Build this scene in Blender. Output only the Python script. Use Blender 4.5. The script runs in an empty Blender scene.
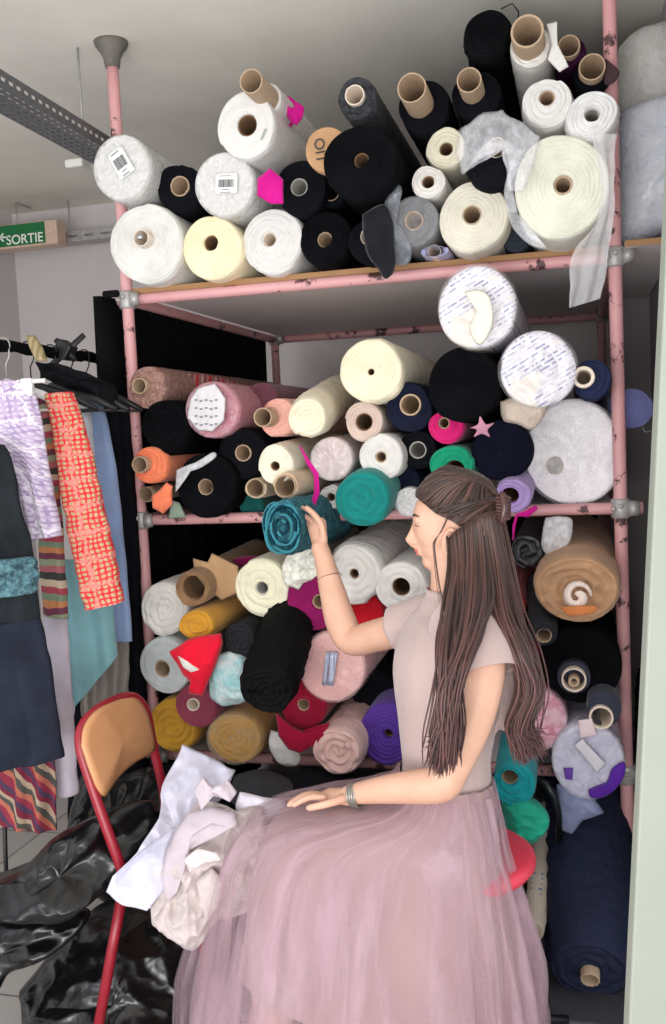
import bpy, bmesh, math, random
import numpy as np
from mathutils import Vector, Matrix, noise
random.seed(7)
PI = math.pi
col = bpy.context.scene.collection

# ------------------------------------------------------------------ camera
CAM = Vector((1.3661, -2.8057, 1.47)); YAW, PITCH, ROLL, FPX = .2538, -.0823, -.0473, 952.05
fw = Vector((-math.sin(YAW)*math.cos(PITCH), math.cos(YAW)*math.cos(PITCH), math.sin(PITCH)))
rt = Vector((math.cos(YAW), math.sin(YAW), 0)); up = rt.cross(fw)
rt, up = math.cos(ROLL)*rt+math.sin(ROLL)*up, -math.sin(ROLL)*rt+math.cos(ROLL)*up
cd = bpy.data.cameras.new('camera'); co = bpy.data.objects.new('camera', cd); col.objects.link(co)
cd.sensor_fit = 'VERTICAL'; cd.sensor_height = 36; cd.lens = FPX/1024*36; cd.clip_start = .05
co.matrix_world = Matrix(((rt.x, up.x, -fw.x, CAM.x), (rt.y, up.y, -fw.y, CAM.y), (rt.z, up.z, -fw.z, CAM.z), (0, 0, 0, 1)))
bpy.context.scene.camera = co

def ray(x, y): return fw+rt*((x-333)/FPX)+up*((512-y)/FPX)
def C(x, y, d): return CAM+ray(x, y)*d                       # point at a distance d along the view axis
def P(x, y, Y): v = ray(x, y); return CAM+v*((Y-CAM.y)/v.y)   # point on the plane Y
def PZ(x, y, z): v = ray(x, y); return CAM+v*((z-CAM.z)/v.z)  # point on the plane z
def PX(x, y, X): v = ray(x, y); return CAM+v*((X-CAM.x)/v.x)
def dep(p): return (p-CAM).dot(fw)

# ------------------------------------------------------------------ materials
def lin(c):
    return tuple(((v/255)/12.92 if v/255 <= .04045 else ((v/255+.055)/1.055)**2.4) for v in c)
_mc = {}
def newmat(name):
    m = bpy.data.materials.new(name); m.use_nodes = True
    nt = m.node_tree; nt.nodes.clear()
    o = nt.nodes.new('ShaderNodeOutputMaterial'); b = nt.nodes.new('ShaderNodeBsdfPrincipled')
    nt.links.new(b.outputs[0], o.inputs[0])
    return m, nt, b, o
def N(nt, t, **kw):
    n = nt.nodes.new(t)
    for k, v in kw.items():
        if k in n.inputs.keys(): n.inputs[k].default_value = v
        else: setattr(n, k, v)
    return n
def L(nt, a, b): nt.links.new(a, b)
def ramp(nt, fac, stops):
    r = nt.nodes.new('ShaderNodeValToRGB'); e = r.color_ramp.elements
    while len(e) < len(stops): e.new(.5)
    for i, (p, c) in enumerate(stops): e[i].position = p; e[i].color = (*c[:3], 1)
    L(nt, fac, r.inputs[0]); return r
def mixc(nt, fac, a, b):
    m = nt.nodes.new('ShaderNodeMix'); m.data_type = 'RGBA'
    for s, v in ((0, fac), (6, a), (7, b)):
        if hasattr(v, 'is_output') or hasattr(v, 'links'): L(nt, v, m.inputs[s])
        else: m.inputs[s].default_value = v if s == 0 else (*v[:3], 1)
    return m.outputs[2]
def bump(nt, b, h, strength=.3, dist=.003):
    n = N(nt, 'ShaderNodeBump', Strength=strength, Distance=dist); L(nt, h, n.inputs['Height']); L(nt, n.outputs[0], b.inputs['Normal'])
def fab(c, rough=.9, bmp=.35, scale=260, mott=.14, sheen=.15, big=9, spec=.2, ring=1, dist=.002):
    if max(c) < 75: sheen = 0; spec = min(spec, .12)
    k = ('fab', tuple(c), rough, bmp, scale, mott, sheen, big, ring, dist)
    if k in _mc: return _mc[k]
    m, nt, b, o = newmat('fabric'); l = lin(c)
    tc = N(nt, 'ShaderNodeTexCoord')
    n1 = N(nt, 'ShaderNodeTexNoise', Scale=big, Detail=4.0); L(nt, tc.outputs['Object'], n1.inputs['Vector'])
    r = ramp(nt, n1.outputs[0], [(.3, [v*(1-mott) for v in l]), (.7, [min(1, v*(1+mott)+.004*mott) for v in l])])
    L(nt, r.outputs[0], b.inputs['Base Color'])
    n2 = N(nt, 'ShaderNodeTexNoise', Scale=scale, Detail=3.0); L(nt, tc.outputs['Object'], n2.inputs['Vector'])
    wv = N(nt, 'ShaderNodeTexWave', Scale=62.0, Distortion=4.0, Detail=2.0); wv.wave_type = 'RINGS'; wv.rings_direction = 'Y'; wv.inputs['Detail Scale'].default_value = .4; L(nt, tc.outputs['Object'], wv.inputs['Vector'])
    b2 = N(nt, 'ShaderNodeBump', Strength=.4, Distance=.0022); L(nt, wv.outputs[1], b2.inputs['Height'])
    b1 = N(nt, 'ShaderNodeBump', Strength=bmp, Distance=dist); L(nt, n2.outputs[0], b1.inputs['Height'])
    if ring: L(nt, b2.outputs[0], b1.inputs['Normal'])
    L(nt, b1.outputs[0], b.inputs['Normal'])
    b.inputs['Roughness'].default_value = rough; b.inputs['Sheen Weight'].default_value = sheen
    b.inputs['Specular IOR Level'].default_value = spec*.6
    _mc[k] = m; return m
_fa = {}
_fab0 = fab
def fab(*a, **k):
    m = _fab0(*a, **k); _fa[m.name] = (a, k); return m
def flatcloth(m):
    # cloth that is not wound on a roll has no layer rings
    if not isinstance(m, (list, tuple)) and m.name in _fa:
        a, k = _fa[m.name]; return _fab0(*a, **{**k, 'ring': 0})
    return m
def plain(c, rough=.6, metal=0., spec=.5, bmp=0, scale=40, mott=0.):
    k = ('pl', tuple(c), rough, metal, spec, bmp, scale, mott)
    if k in _mc: return _mc[k]
    m, nt, b, o = newmat('plain'); l = lin(c)
    b.inputs['Base Color'].default_value = (*l, 1); b.inputs['Roughness'].default_value = rough
    b.inputs['Metallic'].default_value = metal; b.inputs['Specular IOR Level'].default_value = spec
    tc = N(nt, 'ShaderNodeTexCoord'); n = N(nt, 'ShaderNodeTexNoise', Scale=scale, Detail=5.0); L(nt, tc.outputs['Object'], n.inputs['Vector'])
    if mott: L(nt, ramp(nt, n.outputs[0], [(.3, [v*(1-mott) for v in l]), (.7, [min(1, v*(1+mott)) for v in l])]).outputs[0], b.inputs['Base Color'])
    if bmp: bump(nt, b, n.outputs[0], bmp, .004)
    _mc[k] = m; return m
def film(c=(235, 235, 240), a=.35, rough=.22, crease=30, key='', emb=.22):
    k = ('film', tuple(c), a, rough, crease)
    if k in _mc: return _mc[k]
    m, nt, b, o = newmat('clear_plastic'); l = lin(c)
    tc = N(nt, 'ShaderNodeTexCoord'); n = N(nt, 'ShaderNodeTexNoise', Scale=crease, Detail=4.0, Distortion=1.5); L(nt, tc.outputs['Object'], n.inputs['Vector'])
    rr = ramp(nt, n.outputs[0], [(.38, (a*.7,)*3), (.6, (min(1, a*1.25),)*3)])
    b.inputs['Base Color'].default_value = (*l, 1); b.inputs['Roughness'].default_value = rough; b.inputs['Specular IOR Level'].default_value = .6
    bump(nt, b, n.outputs[0], emb, .006)
    t = N(nt, 'ShaderNodeBsdfTransparent'); mx = N(nt, 'ShaderNodeMixShader')
    L(nt, rr.outputs[0], mx.inputs[0]); L(nt, t.outputs[0], mx.inputs[1]); L(nt, b.outputs[0], mx.inputs[2]); L(nt, mx.outputs[0], o.inputs[0])
    _mc[k] = m; return m
def tulle(c, a=.5, rough=.8, scale=14):
    k = ('tulle', tuple(c), a)
    if k in _mc: return _mc[k]
    m, nt, b, o = newmat('tulle'); l = lin(c)
    tc = N(nt, 'ShaderNodeTexCoord'); n = N(nt, 'ShaderNodeTexNoise', Scale=scale, Detail=3.0); L(nt, tc.outputs['Object'], n.inputs['Vector'])
    b.inputs['Base Color'].default_value = (*l, 1); b.inputs['Roughness'].default_value = rough; b.inputs['Specular IOR Level'].default_value = .2
    b.inputs['Sheen Weight'].default_value = .3
    tl = N(nt, 'ShaderNodeBsdfTranslucent'); tl.inputs[0].default_value = (*l, 1)
    m1 = N(nt, 'ShaderNodeMixShader'); m1.inputs[0].default_value = .35; L(nt, b.outputs[0], m1.inputs[1]); L(nt, tl.outputs[0], m1.inputs[2])
    t = N(nt, 'ShaderNodeBsdfTransparent'); mx = N(nt, 'ShaderNodeMixShader')
    rr = ramp(nt, n.outputs[0], [(.3, (a*.8,)*3), (.7, (min(1, a*1.2),)*3)])
    L(nt, rr.outputs[0], mx.inputs[0]); L(nt, t.outputs[0], mx.inputs[1]); L(nt, m1.outputs[0], mx.inputs[2]); L(nt, mx.outputs[0], o.inputs[0])
    _mc[k] = m; return m
def heather(c1, c2, scale=120):
    m, nt, b, o = newmat('heather'); tc = N(nt, 'ShaderNodeTexCoord')
    n = N(nt, 'ShaderNodeTexNoise', Scale=scale, Detail=6.0, Roughness=.8); L(nt, tc.outputs['Object'], n.inputs['Vector'])
    L(nt, ramp(nt, n.outputs[0], [(.4, lin(c1)), (.6, lin(c2))]).outputs[0], b.inputs['Base Color']); b.inputs['Roughness'].default_value = .95
    bump(nt, b, n.outputs[0], .5, .003); return m
def painted_pink():
    m, nt, b, o = newmat('chipped_pink_paint'); tc = N(nt, 'ShaderNodeTexCoord')
    mp = N(nt, 'ShaderNodeMapping'); L(nt, tc.outputs['Object'], mp.inputs[0])
    n = N(nt, 'ShaderNodeTexNoise', Scale=13.0, Detail=8.0, Roughness=.7); L(nt, mp.outputs[0], n.inputs['Vector'])
    n2 = N(nt, 'ShaderNodeTexNoise', Scale=3.0, Detail=2.0); L(nt, tc.outputs['Object'], n2.inputs['Vector'])
    base = mixc(nt, n2.outputs[0], lin((198, 138, 140)), lin((226, 174, 176)))
    msk = ramp(nt, n.outputs[0], [(.575, (0, 0, 0)), (.61, (1, 1, 1))])
    L(nt, mixc(nt, msk.outputs[0], base, lin((82, 52, 54))), b.inputs['Base Color']); b.inputs['Roughness'].default_value = .5
    bump(nt, b, n.outputs[0], .3, .002); return m
def uvmat(name, fn, rough=.9, bmp=.5):
    m, nt, b, o = newmat(name); uv = N(nt, 'ShaderNodeTexCoord'); fn(nt, b, uv.outputs['UV']); b.inputs['Roughness'].default_value = rough; b.inputs['Specular IOR Level'].default_value = .2
    return m

def tweed(c1, c2, c3, line, px=.03, pz=.03):
    def fn(nt, b, uv):
        nz = N(nt, 'ShaderNodeTexNoise', Scale=55.0, Detail=3.0); L(nt, uv, nz.inputs['Vector'])
        wx = N(nt, 'ShaderNodeTexWave', Scale=1/px/3.14/2*1.0, Distortion=2.2, Detail=2.0); wx.inputs['Detail Scale'].default_value = 14; wx.bands_direction = 'X'; L(nt, uv, wx.inputs['Vector'])
        wy = N(nt, 'ShaderNodeTexWave', Scale=1/pz/3.14/2*1.0, Distortion=2.2, Detail=2.0); wy.inputs['Detail Scale'].default_value = 14; wy.bands_direction = 'Y'; L(nt, uv, wy.inputs['Vector'])
        vx = N(nt, 'ShaderNodeTexWave', Scale=1/px/3.14*2.6, Distortion=3.0); vx.bands_direction = 'X'; L(nt, uv, vx.inputs['Vector'])
        vy = N(nt, 'ShaderNodeTexWave', Scale=1/pz/3.14*2.6, Distortion=3.0); vy.bands_direction = 'Y'; L(nt, uv, vy.inputs['Vector'])
        base = mixc(nt, ramp(nt, nz.outputs[0], [(.42, (0,)*3), (.58, (1,)*3)]).outputs[0], lin(c1), lin(c2))
        mm = N(nt, 'ShaderNodeMath', operation='MULTIPLY'); L(nt, vx.outputs[1], mm.inputs[0]); L(nt, vy.outputs[1], mm.inputs[1])
        base = mixc(nt, ramp(nt, mm.outputs[0], [(.1, (0,)*3), (.34, (1,)*3)]).outputs[0], base, lin(c3))
        mx = N(nt, 'ShaderNodeMath', operation='MAXIMUM'); L(nt, wx.outputs[1], mx.inputs[0]); L(nt, wy.outputs[1], mx.inputs[1])
        lm = ramp(nt, mx.outputs[0], [(.93, (0,)*3), (.99, (.8,)*3)])
        L(nt, mixc(nt, lm.outputs[0], base, lin(line)), b.inputs['Base Color']); bump(nt, b, mm.outputs[0], .8, .004)
    return uvmat('tweed', fn)
def stripes(cols, scale, direction='Y', diag=False, dist=1.5):
    def fn(nt, b, uv):
        mp = N(nt, 'ShaderNodeMapping'); L(nt, uv, mp.inputs[0])
        if diag: mp.inputs['Rotation'].default_value = (0, 0, .9)
        mp.inputs['Scale'].default_value = (scale,)*3
        sx = N(nt, 'ShaderNodeSeparateXYZ'); L(nt, mp.outputs[0], sx.inputs[0])
        nz = N(nt, 'ShaderNodeTexNoise', Scale=.8); L(nt, mp.outputs[0], nz.inputs['Vector'])
        ad = N(nt, 'ShaderNodeMath', operation='MULTIPLY_ADD'); L(nt, nz.outputs[0], ad.inputs[0]); ad.inputs[1].default_value = dist*.1; L(nt, sx.outputs[0 if direction == 'X' else 1], ad.inputs[2])
        fr = N(nt, 'ShaderNodeMath', operation='FRACT'); L(nt, ad.outputs[0], fr.inputs[0])
        n = len(cols); r = ramp(nt, fr.outputs[0], [(i/n, lin(c)) for i, c in enumerate(cols)]); r.color_ramp.interpolation = 'CONSTANT'
        L(nt, r.outputs[0], b.inputs['Base Color'])
    return uvmat('striped_cloth', fn)

PINK = painted_pink()
CARD = plain((182, 158, 132), .85, bmp=.15, scale=60, mott=.08)
CARDIN = plain((120, 92, 66), .9)
WHITECORE = plain((226, 212, 196), .8, bmp=.1, mott=.05)
GREYCORE = plain((175, 172, 165), .7, mott=.05)
METAL = plain((200, 200, 205), .28, 1.)
GALV = plain((176, 174, 172), .45, .35, bmp=.1, mott=.15)
BLACKM = plain((26, 26, 28), .45, mott=.1)
PAPER = plain((238, 238, 236), .7)
INK = plain((50, 50, 55), .7)
CLEAR = film()
MAGENTA = fab((196, 14, 132), .6, mott=.1)
SKIN = None

# ------------------------------------------------------------------ mesh helpers
def link(o, parent=None):
    col.objects.link(o)
    if parent is not None: o.parent = parent
    return o
def mesh(name, vs, fs, mat, parent=None, smooth=True, uv=None, world=False):
    me = bpy.data.meshes.new(name)
    if world and parent is not None:
        mi = parent.matrix_world.inverted(); vs = [mi @ Vector(v) for v in vs]
    me.from_pydata([tuple(v) for v in vs], [], fs)
    for mm in (mat if isinstance(mat, (list, tuple)) else [mat]): me.materials.append(mm)
    me.polygons.foreach_set('use_smooth', [smooth]*len(me.polygons))
    if uv is not None:
        ul = me.uv_layers.new(name='UV')
        li = np.zeros(len(me.loops), dtype=np.int32); me.loops.foreach_get('vertex_index', li)
        ul.data.foreach_set('uv', np.array(uv, dtype=np.float32)[li].ravel())
    me.update()
    return link(bpy.data.objects.new(name, me), parent)
def settag(o, label=None, cat=None, group=None, kind=None):
    if label: o['label'] = label
    if cat: o['category'] = cat
    if group: o['group'] = group
    if kind: o['kind'] = kind
    return o
def thing(name, label, cat, loc, group=None, rot=None):
    o = bpy.data.objects.new(name, None); o.empty_display_size = .05; link(o)
    o.matrix_world = Matrix.Translation(loc) @ (rot.to_4x4() if rot else Matrix())
    return settag(o, label, cat, group)
class MB:
    def __init__(s): s.v = []; s.f = []; s.uv = []
    def box(s, c, size, R=None):
        c = Vector(c); b = len(s.v)
        for x in (-.5, .5):
            for y in (-.5, .5):
                for z in (-.5, .5):
                    p = Vector((x*size[0], y*size[1], z*size[2])); s.v.append(c+(R @ p if R else p))
        for f in ((0, 1, 3, 2), (4, 6, 7, 5), (0, 4, 5, 1), (2, 3, 7, 6), (0, 2, 6, 4), (1, 5, 7, 3)): s.f.append(tuple(b+i for i in f))
        return s
    def loft(s, rings, c0=True, c1=True):
        b = len(s.v); n = len(rings[0])
        for r in rings: s.v.extend(r)
        for i in range(len(rings)-1):
            for j in range(n):
                k = (j+1) % n; s.f.append((b+i*n+j, b+i*n+k, b+(i+1)*n+k, b+(i+1)*n+j))
        if c0: s.v.append(sum(rings[0], Vector())/n); q = len(s.v)-1; s.f.extend((q, b+(j+1) % n, b+j) for j in range(n))
        if c1:
            s.v.append(sum(rings[-1], Vector())/n); q = len(s.v)-1; e = b+(len(rings)-1)*n; s.f.extend((q, e+j, e+(j+1) % n) for j in range(n))
        return s
    def tube(s, pts, rads, n=16, caps=True, flat=None, ref=None, roundcap=False):
        pts = [Vector(p) for p in pts]
        if not hasattr(rads, '__len__'): rads = [rads]*len(pts)
        T = [(pts[min(i+1, len(pts)-1)]-pts[max(i-1, 0)]).normalized() for i in range(len(pts))]
        a = (ref or (Vector((0, 0, 1)) if abs(T[0].z) < .9 else Vector((1, 0, 0))))
        rings = []
        u = (a-T[0]*a.dot(T[0])).normalized()
        for p, t, r in zip(pts, T, rads):
            u = (u-t*u.dot(t)).normalized(); w = t.cross(u)
            ra, rb = r if hasattr(r, '__len__') else (r, r*(flat or 1))
            rings.append([p+u*(ra*math.cos(q*2*PI/n))+w*(rb*math.sin(q*2*PI/n)) for q in range(n)])
        if roundcap:
            def capr(R, c, t, r):
                return [[c+(v-c)*math.cos(h)+t*(r*math.sin(h)) for v in R] for h in (.5, .95, 1.35)]
            r0 = rads[0] if not hasattr(rads[0], '__len__') else min(rads[0]); r1 = rads[-1] if not hasattr(rads[-1], '__len__') else min(rads[-1])
            rings = capr(rings[0], pts[0], -T[0], r0)[::-1]+rings+capr(rings[-1], pts[-1], T[-1], r1)
        return s.loft(rings, caps, caps)
    def pipe(s, p0, p1, ro, ri, depth=None, n=28):
        # open hollow tube starting at p0 toward p1
        p0, p1 = Vector(p0), Vector(p1); t = (p1-p0).normalized()
        a = Vector((0, 0, 1)) if abs(t.z) < .9 else Vector((1, 0, 0)); u = (a-t*a.dot(t)).normalized(); w = t.cross(u)
        R = lambda c, r: [c+u*(r*math.cos(q*2*PI/n))+w*(r*math.sin(q*2*PI/n)) for q in range(n)]
        e = (ro-ri)*.25; dd = depth or (p1-p0).length*.9
        return s.loft([R(p0+t*dd, ri), R(p0+t*e, ri), R(p0, ri+e), R(p0, ro-e), R(p0+t*e, ro), R(p1, ro)], True, True)
    def ell(s, c, ax, ay, az, n=20, m=14):
        rings = []
        for i in range(m+1):
            h = -PI/2+PI*(.02+.96*i/m)
            rings.append([Vector(c)+ax*(math.cos(h)*math.cos(q*2*PI/n))+ay*(math.cos(h)*math.sin(q*2*PI/n))+az*math.sin(h) for q in range(n)])
        return s.loft(rings)
    def build(s, name, mat, parent=None, smooth=True, world=True): return mesh(name, s.v, s.f, mat, parent, smooth, world=world)
def bev(o, w=.003, seg=2):
    m = o.modifiers.new('bevel', 'BEVEL'); m.width = w; m.segments = seg; m.limit_method = 'ANGLE'; return o
def solid(o, t, off=0):
    m = o.modifiers.new('solid', 'SOLIDIFY'); m.thickness = t; m.offset = off; return o
def interp(pts, t):
    # pts polyline of tuples, arc-length param, Catmull-Rom smooth
    n = len(pts)
    d = [0]
    for a, b in zip(pts[:-1], pts[1:]): d.append(d[-1]+math.dist(a, b)+1e-9)
    x = t*d[-1]; i = 0
    while i < n-2 and x > d[i+1]: i += 1
    f = (x-d[i])/(d[i+1]-d[i]); p = [pts[max(i-1, 0)], pts[i], pts[i+1], pts[min(i+2, n-1)]]
    return tuple(.5*((2*b)+(-a+c)*f+(2*a-5*b+4*c-e)*f*f+(-a+3*b-3*c+e)*f**3) for a, b, c, e in zip(*p))
def nz(p, s=1., o=0.): return noise.noise(Vector((p[0]*s+o, p[1]*s+o*1.7, p[2]*s-o)))
def ridge(p, s=1., o=0.):
    v = 0; a = 1
    for k in range(3): v += a*(1-2*abs(nz(p, s*2**k, o+k*7))); a *= .5
    return v/1.75

dd = lambda x, y, Y: dep(P(x, y, Y))
def OL(pts, Y): return [(x, y, dd(x, y, Y)) for x, y in pts]
def pillow(name, outline, mat_, thick=.03, wr=.008, ws=14, parent=None, seed=0, n=120, m=16, ridged=True, flatness=.5, subpt=None, sharp=False):
    """closed cushion-like body from an outline of (px, py, depth) points"""
    mat = flatcloth(mat_); seg = outline+[outline[0]]
    if sharp:
        s2 = []
        for a_, b_ in zip(seg[:-1], seg[1:]):
            s2 += [tuple(p+(q-p)*f for p, q in zip(a_, b_)) for f in (0, .06, .35, .65, .94)]
        seg = s2+[seg[0]]
    P3 = [C(*interp(seg, i/n)) for i in range(n)]
    c = sum(P3, Vector())/n
    if subpt: c = C(*subpt)
    fn = ridge if ridged else nz
    rings = []
    for side in (1, -1):
        rr = []
        ss = [i/m for i in range(1, m+1)]
        for s_ in ss:
            ring = []
            for p in P3:
                q = c+(p-c)*s_
                h = (1-s_**3)**flatness*thick
                ring.append(q-fw*side*h)
            rr.append(ring)
        if side == 1: rings += rr
        else: rings += rr[::-1][1:]
    out = []
    for r_ in rings:
        o = []
        for v in r_:
            k = fn(v, ws, seed*3.1); k2 = nz(v, ws*.9, seed+40)
            o.append(v-fw*(k*wr)+rt*(k2*wr*.5)+up*(nz(v, ws, seed+80)*wr*.5))
        out.append(o)
    b = MB().loft(out)
    uv = [((v-c).dot(rt), (v-c).dot(up)) for v in b.v]
    vs = b.v
    return mesh(name, vs, b.f, mat, parent, True, uv, world=parent is not None)

def strip(name, left, right, mat_, thick=.02, folds=3, famp=.01, parent=None, seed=0, n=56, m=60, wr=.004, ws=20, Y=None, open_bottom=False):
    """hanging cloth between two edges, each a list of (px, py, depth)"""
    mat = flatcloth(mat_); rings = []; uvs = []; acc = 0; last = None
    for i in range(m+1):
        t = i/m
        a, b = C(*interp(left, t)), C(*interp(right, t)); mid = (a+b)/2
        if last is not None: acc += (mid-last).length
        last = mid; w = (b-a); wl = w.length; x = w.normalized(); nrm = x.cross(Vector((0, 0, 1)))
        nrm = (nrm if nrm.dot(fw) < 0 else -nrm).normalized()
        ring = []
        ed = min(1, .35+t*1.2)
        for j in range(n):
            q = 2*PI*j/n; cx = math.cos(q); sy = math.sin(q)
            u = abs(cx)**.8*(1 if cx > 0 else -1)
            fo = famp*ed*math.sin(folds*PI*u+seed*2+nz((t*2, seed, 0))*3)*(1-.4*abs(u))
            p = mid+x*(u*wl/2)+nrm*(sy*thick+fo)
            p = p+nrm*(ridge(p, ws, seed)*wr)+x*(nz(p, ws, seed+9)*wr)
            ring.append(p); uvs.append(((u*.5+.5)*wl, -acc))
        rings.append(ring)
    b = MB().loft(rings); uvs += [(0, 0)]*(len(b.v)-len(uvs))
    return mesh(name, b.v, b.f, mat, parent, True, uvs, world=parent is not None)

def text(name, body, size, mat, parent, M, align='LEFT', bold=0.):
    fc = bpy.data.curves.new(name, 'FONT'); fc.body = body; fc.size = size; fc.extrude = .0007; fc.offset = bold; fc.align_x = align
    fo = bpy.data.objects.new(name, fc); col.objects.link(fo); bpy.context.view_layer.update()
    me = bpy.data.meshes.new_from_object(fo.evaluated_get(bpy.context.evaluated_depsgraph_get())); bpy.data.objects.remove(fo)
    me.transform(M); me.materials.clear(); me.materials.append(mat); o = link(bpy.data.objects.new(name, me), parent); return o

# ------------------------------------------------------------------ fabric rolls
ROLLS = []
def axis_rot(tx, tz):
    y = Vector((tx, 1, tz)).normalized(); x = y.cross(Vector((0, 0, 1))).normalized(); z = x.cross(y)
    return Matrix((x, y, z)).transposed()
def winding(R, rc, L_, off, layers, amp, cone, wr, seed, sx, sz, flap, swell=0., n=72, rings=26, lumps=.03, taper=0.):
    rnd = random.Random(seed); ph = rnd.uniform(0, 6.28); ph2 = rnd.uniform(0, 6.28)
    def Rt(q):
        v = 1+lumps*(.6*math.cos(2*q+ph)+.4*math.cos(3*q+ph2))+flap/R*(((q-ph) % (2*PI))/(2*PI)-.5)
        return R*v
    out = []
    hole = .5 if rc > .004 and L_ > .55 else (.3 if rc > .004 else 0)
    if hole:
        for yy in (hole, hole*.5, hole*.15): out.append([Vector((off[0]+rc*.98*math.cos(2*PI*j/n), yy, off[1]+rc*.98*math.sin(2*PI*j/n))) for j in range(n)])
    for i in range(rings+1):
        s = i/rings; ring = []
        for j in range(n):
            q = 2*PI*j/n; rr = rc+(Rt(q)-rc)*s
            sp = (layers*s-q/(2*PI)+.35*nz((math.cos(q)*1.5, math.sin(q)*1.5, s*2), 1, seed)) % 1.0
            y = -amp*math.sin(PI*sp)**.7 - cone*(1-s) + amp*.9*nz((rr*math.cos(q), 0, rr*math.sin(q)), 45, seed)
            if s > .93: y += (s-.93)/.07*amp*1.2
            ring.append(Vector((off[0]*(1-s)+rr*math.cos(q)*sx, y, off[1]*(1-s)+rr*math.sin(q)*sz)))
        out.append(ring)
    K = max(10, int(L_/.028))
    for k in range(1, K+1):
        t = k/K; y = .004+t*L_; ring = []
        for j in range(n):
            q = 2*PI*j/n; rr = Rt(q)*(1+.004+swell*min(1, t*6)-taper*t)
            rr += wr*ridge((rr*math.cos(q)*2, y*2.2+.3*q, rr*math.sin(q)*2), 9, seed)+.4*wr*math.sin(y*90+3*math.sin(q)+seed)
            ring.append(Vector((rr*math.cos(q)*sx, y, rr*math.sin(q)*sz)))
        out.append(ring)
    return MB().loft(out)
def roll(label, px, py, r, Y, c, core=None, L_=1.05, tilt=(0, 0), layers=5, amp=.005, cone=0., wr=.002, sx=1., sz=1., off=(0, 0), flap=.004,
         swell=0., name='fabric_roll', cat='fabric roll', group=None, wrap=None, wraplen=.2, lumps=.034, taper=.02, rc=None, wrapout=.006):
    seed = len(ROLLS)+3
    p = P(px, py, Y); mpp = dep(p)/FPX; R = r*mpp
    rot = axis_rot(*tilt)
    t = thing(name, label, cat, p, group, rot)
    mat = c if not isinstance(c, tuple) else fab(c)
    ox, oz = off[0]*mpp, -off[1]*mpp
    cr = (core[0]*mpp if core else (rc*mpp if rc else .003))
    b = winding(R, cr, L_, (ox, oz), layers, amp, cone, wr, seed, sx, sz, flap, swell, lumps=lumps, taper=taper)
    mesh('fabric', b.v, b.f, mat, t)
    if core:
        kind = core[1]; pr = core[2]*1.
        th = core[3] if len(core) > 3 else .004
        cm = {'card': CARD, 'white': WHITECORE, 'grey': GREYCORE, 'brown': CARDIN, 'metal': METAL}[kind]
        nn = 32; rings = []
        def rg(y, rad, jag=0): return [Vector((ox+rad*math.cos(2*PI*j/nn), y+jag*nz((math.cos(j*.4)*3, math.sin(j*.4)*3, seed)), oz+rad*math.sin(2*PI*j/nn))) for j in range(nn)]
        jag = .004 if kind in ('card', 'white') else 0
        rings = [rg(.28, cr-th), rg(.08, cr-th), rg(-pr+.004, cr-th), rg(-pr, cr-th*.8, jag), rg(-pr, cr-th*.2, jag), rg(-pr+.004, cr), rg(.26, cr)]
        cb = MB().loft(rings, True, False); o = mesh('cardboard_core' if kind != 'metal' else 'metal_core', cb.v, cb.f, cm, t)
        if kind == 'metal':
            d = MB().loft([rg(-pr+.006, cr*.45), rg(-pr-.004, cr*.35), rg(-pr-.006, cr*.1)]); mesh('core_plug', d.v, d.f, METAL, o)
    if wrap:
        nn = 72; rr = []
        for i in range(1, 15):
            s = i/14; rr.append([Vector((R*1.03*s*math.cos(2*PI*j/nn)*sx, -wrapout-cone*.6*(1-s)-amp+.0055*ridge((s*math.cos(2*PI*j/nn), s*math.sin(2*PI*j/nn), 0), 2.4, seed)*(1-s*s*.7), R*1.03*s*math.sin(2*PI*j/nn)*sz)) for j in range(nn)])
        for k in range(1, 12):
            y = k/11*wraplen; rr.append([Vector((x_, y, z_)) for x_, z_ in [((R*1.045+.003*ridge((math.cos(2*PI*j/nn), y*8, math.sin(2*PI*j/nn)), 3, seed))*math.cos(2*PI*j/nn)*sx, (R*1.045+.003*ridge((math.cos(2*PI*j/nn), y*8, math.sin(2*PI*j/nn)), 3, seed))*math.sin(2*PI*j/nn)*sz) for j in range(nn)]])
        wb = MB().loft(rr, True, False); mesh('plastic_wrap', wb.v, wb.f, wrap, t)
    ROLLS.append((label, p, R, t, Y, L_))
    t['_mpp'] = mpp
    return t
def facequad(t, name, dx, dy, w, h, mat, ang=0, y=-.012, parent=None, seg=6, curl=.003):
    """small sheet on the face of a roll: offsets and sizes in metres, local frame"""
    vs = []; fs = []
    for i in range(seg+1):
        for j in range(seg+1):
            a, b = (i/seg-.5)*w, (j/seg-.5)*h
            vs.append((dx+a*math.cos(ang)-b*math.sin(ang), y+curl*math.sin(i*1.3+j), dy+a*math.sin(ang)+b*math.cos(ang)))
    for i in range(seg):
        for j in range(seg): q = i*(seg+1)+j; fs.append((q, q+1, q+seg+2, q+seg+1))
    o = mesh(name, vs, fs, mat, parent or t); solid(o, .0008); return o
def barcode(t, dx, dy, w, h, ang, y=-.0165, txt=True):
    st_ = facequad(t, 'sticker', dx, dy, w*1.5, h*2.6, PAPER, ang, y+.0012, curl=.0)
    b = MB(); x = -w/2; rnd = random.Random(5); R = Matrix.Rotation(-ang, 3, 'Y')
    while x < w/2:
        k = rnd.choice((.0011, .0018, .0026)); q = R @ Vector((x, 0, 0)); b.box((dx+q.x, y, dy+q.z), (k, .0006, h), R); x += k+rnd.choice((.0012, .0018))
    if txt:
        for s, l in ((h*.95, .8), (-h*.8, .5), (-h*1.15, .7)):
            for k in range(6):
                q = R @ Vector(((-.5+k/6)*w*l, 0, s)); b.box((dx+q.x, y, dy+q.z), (w*l/9, .0006, h*.1), R)
    b.build('barcode', INK, st_, False, world=False)

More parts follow.
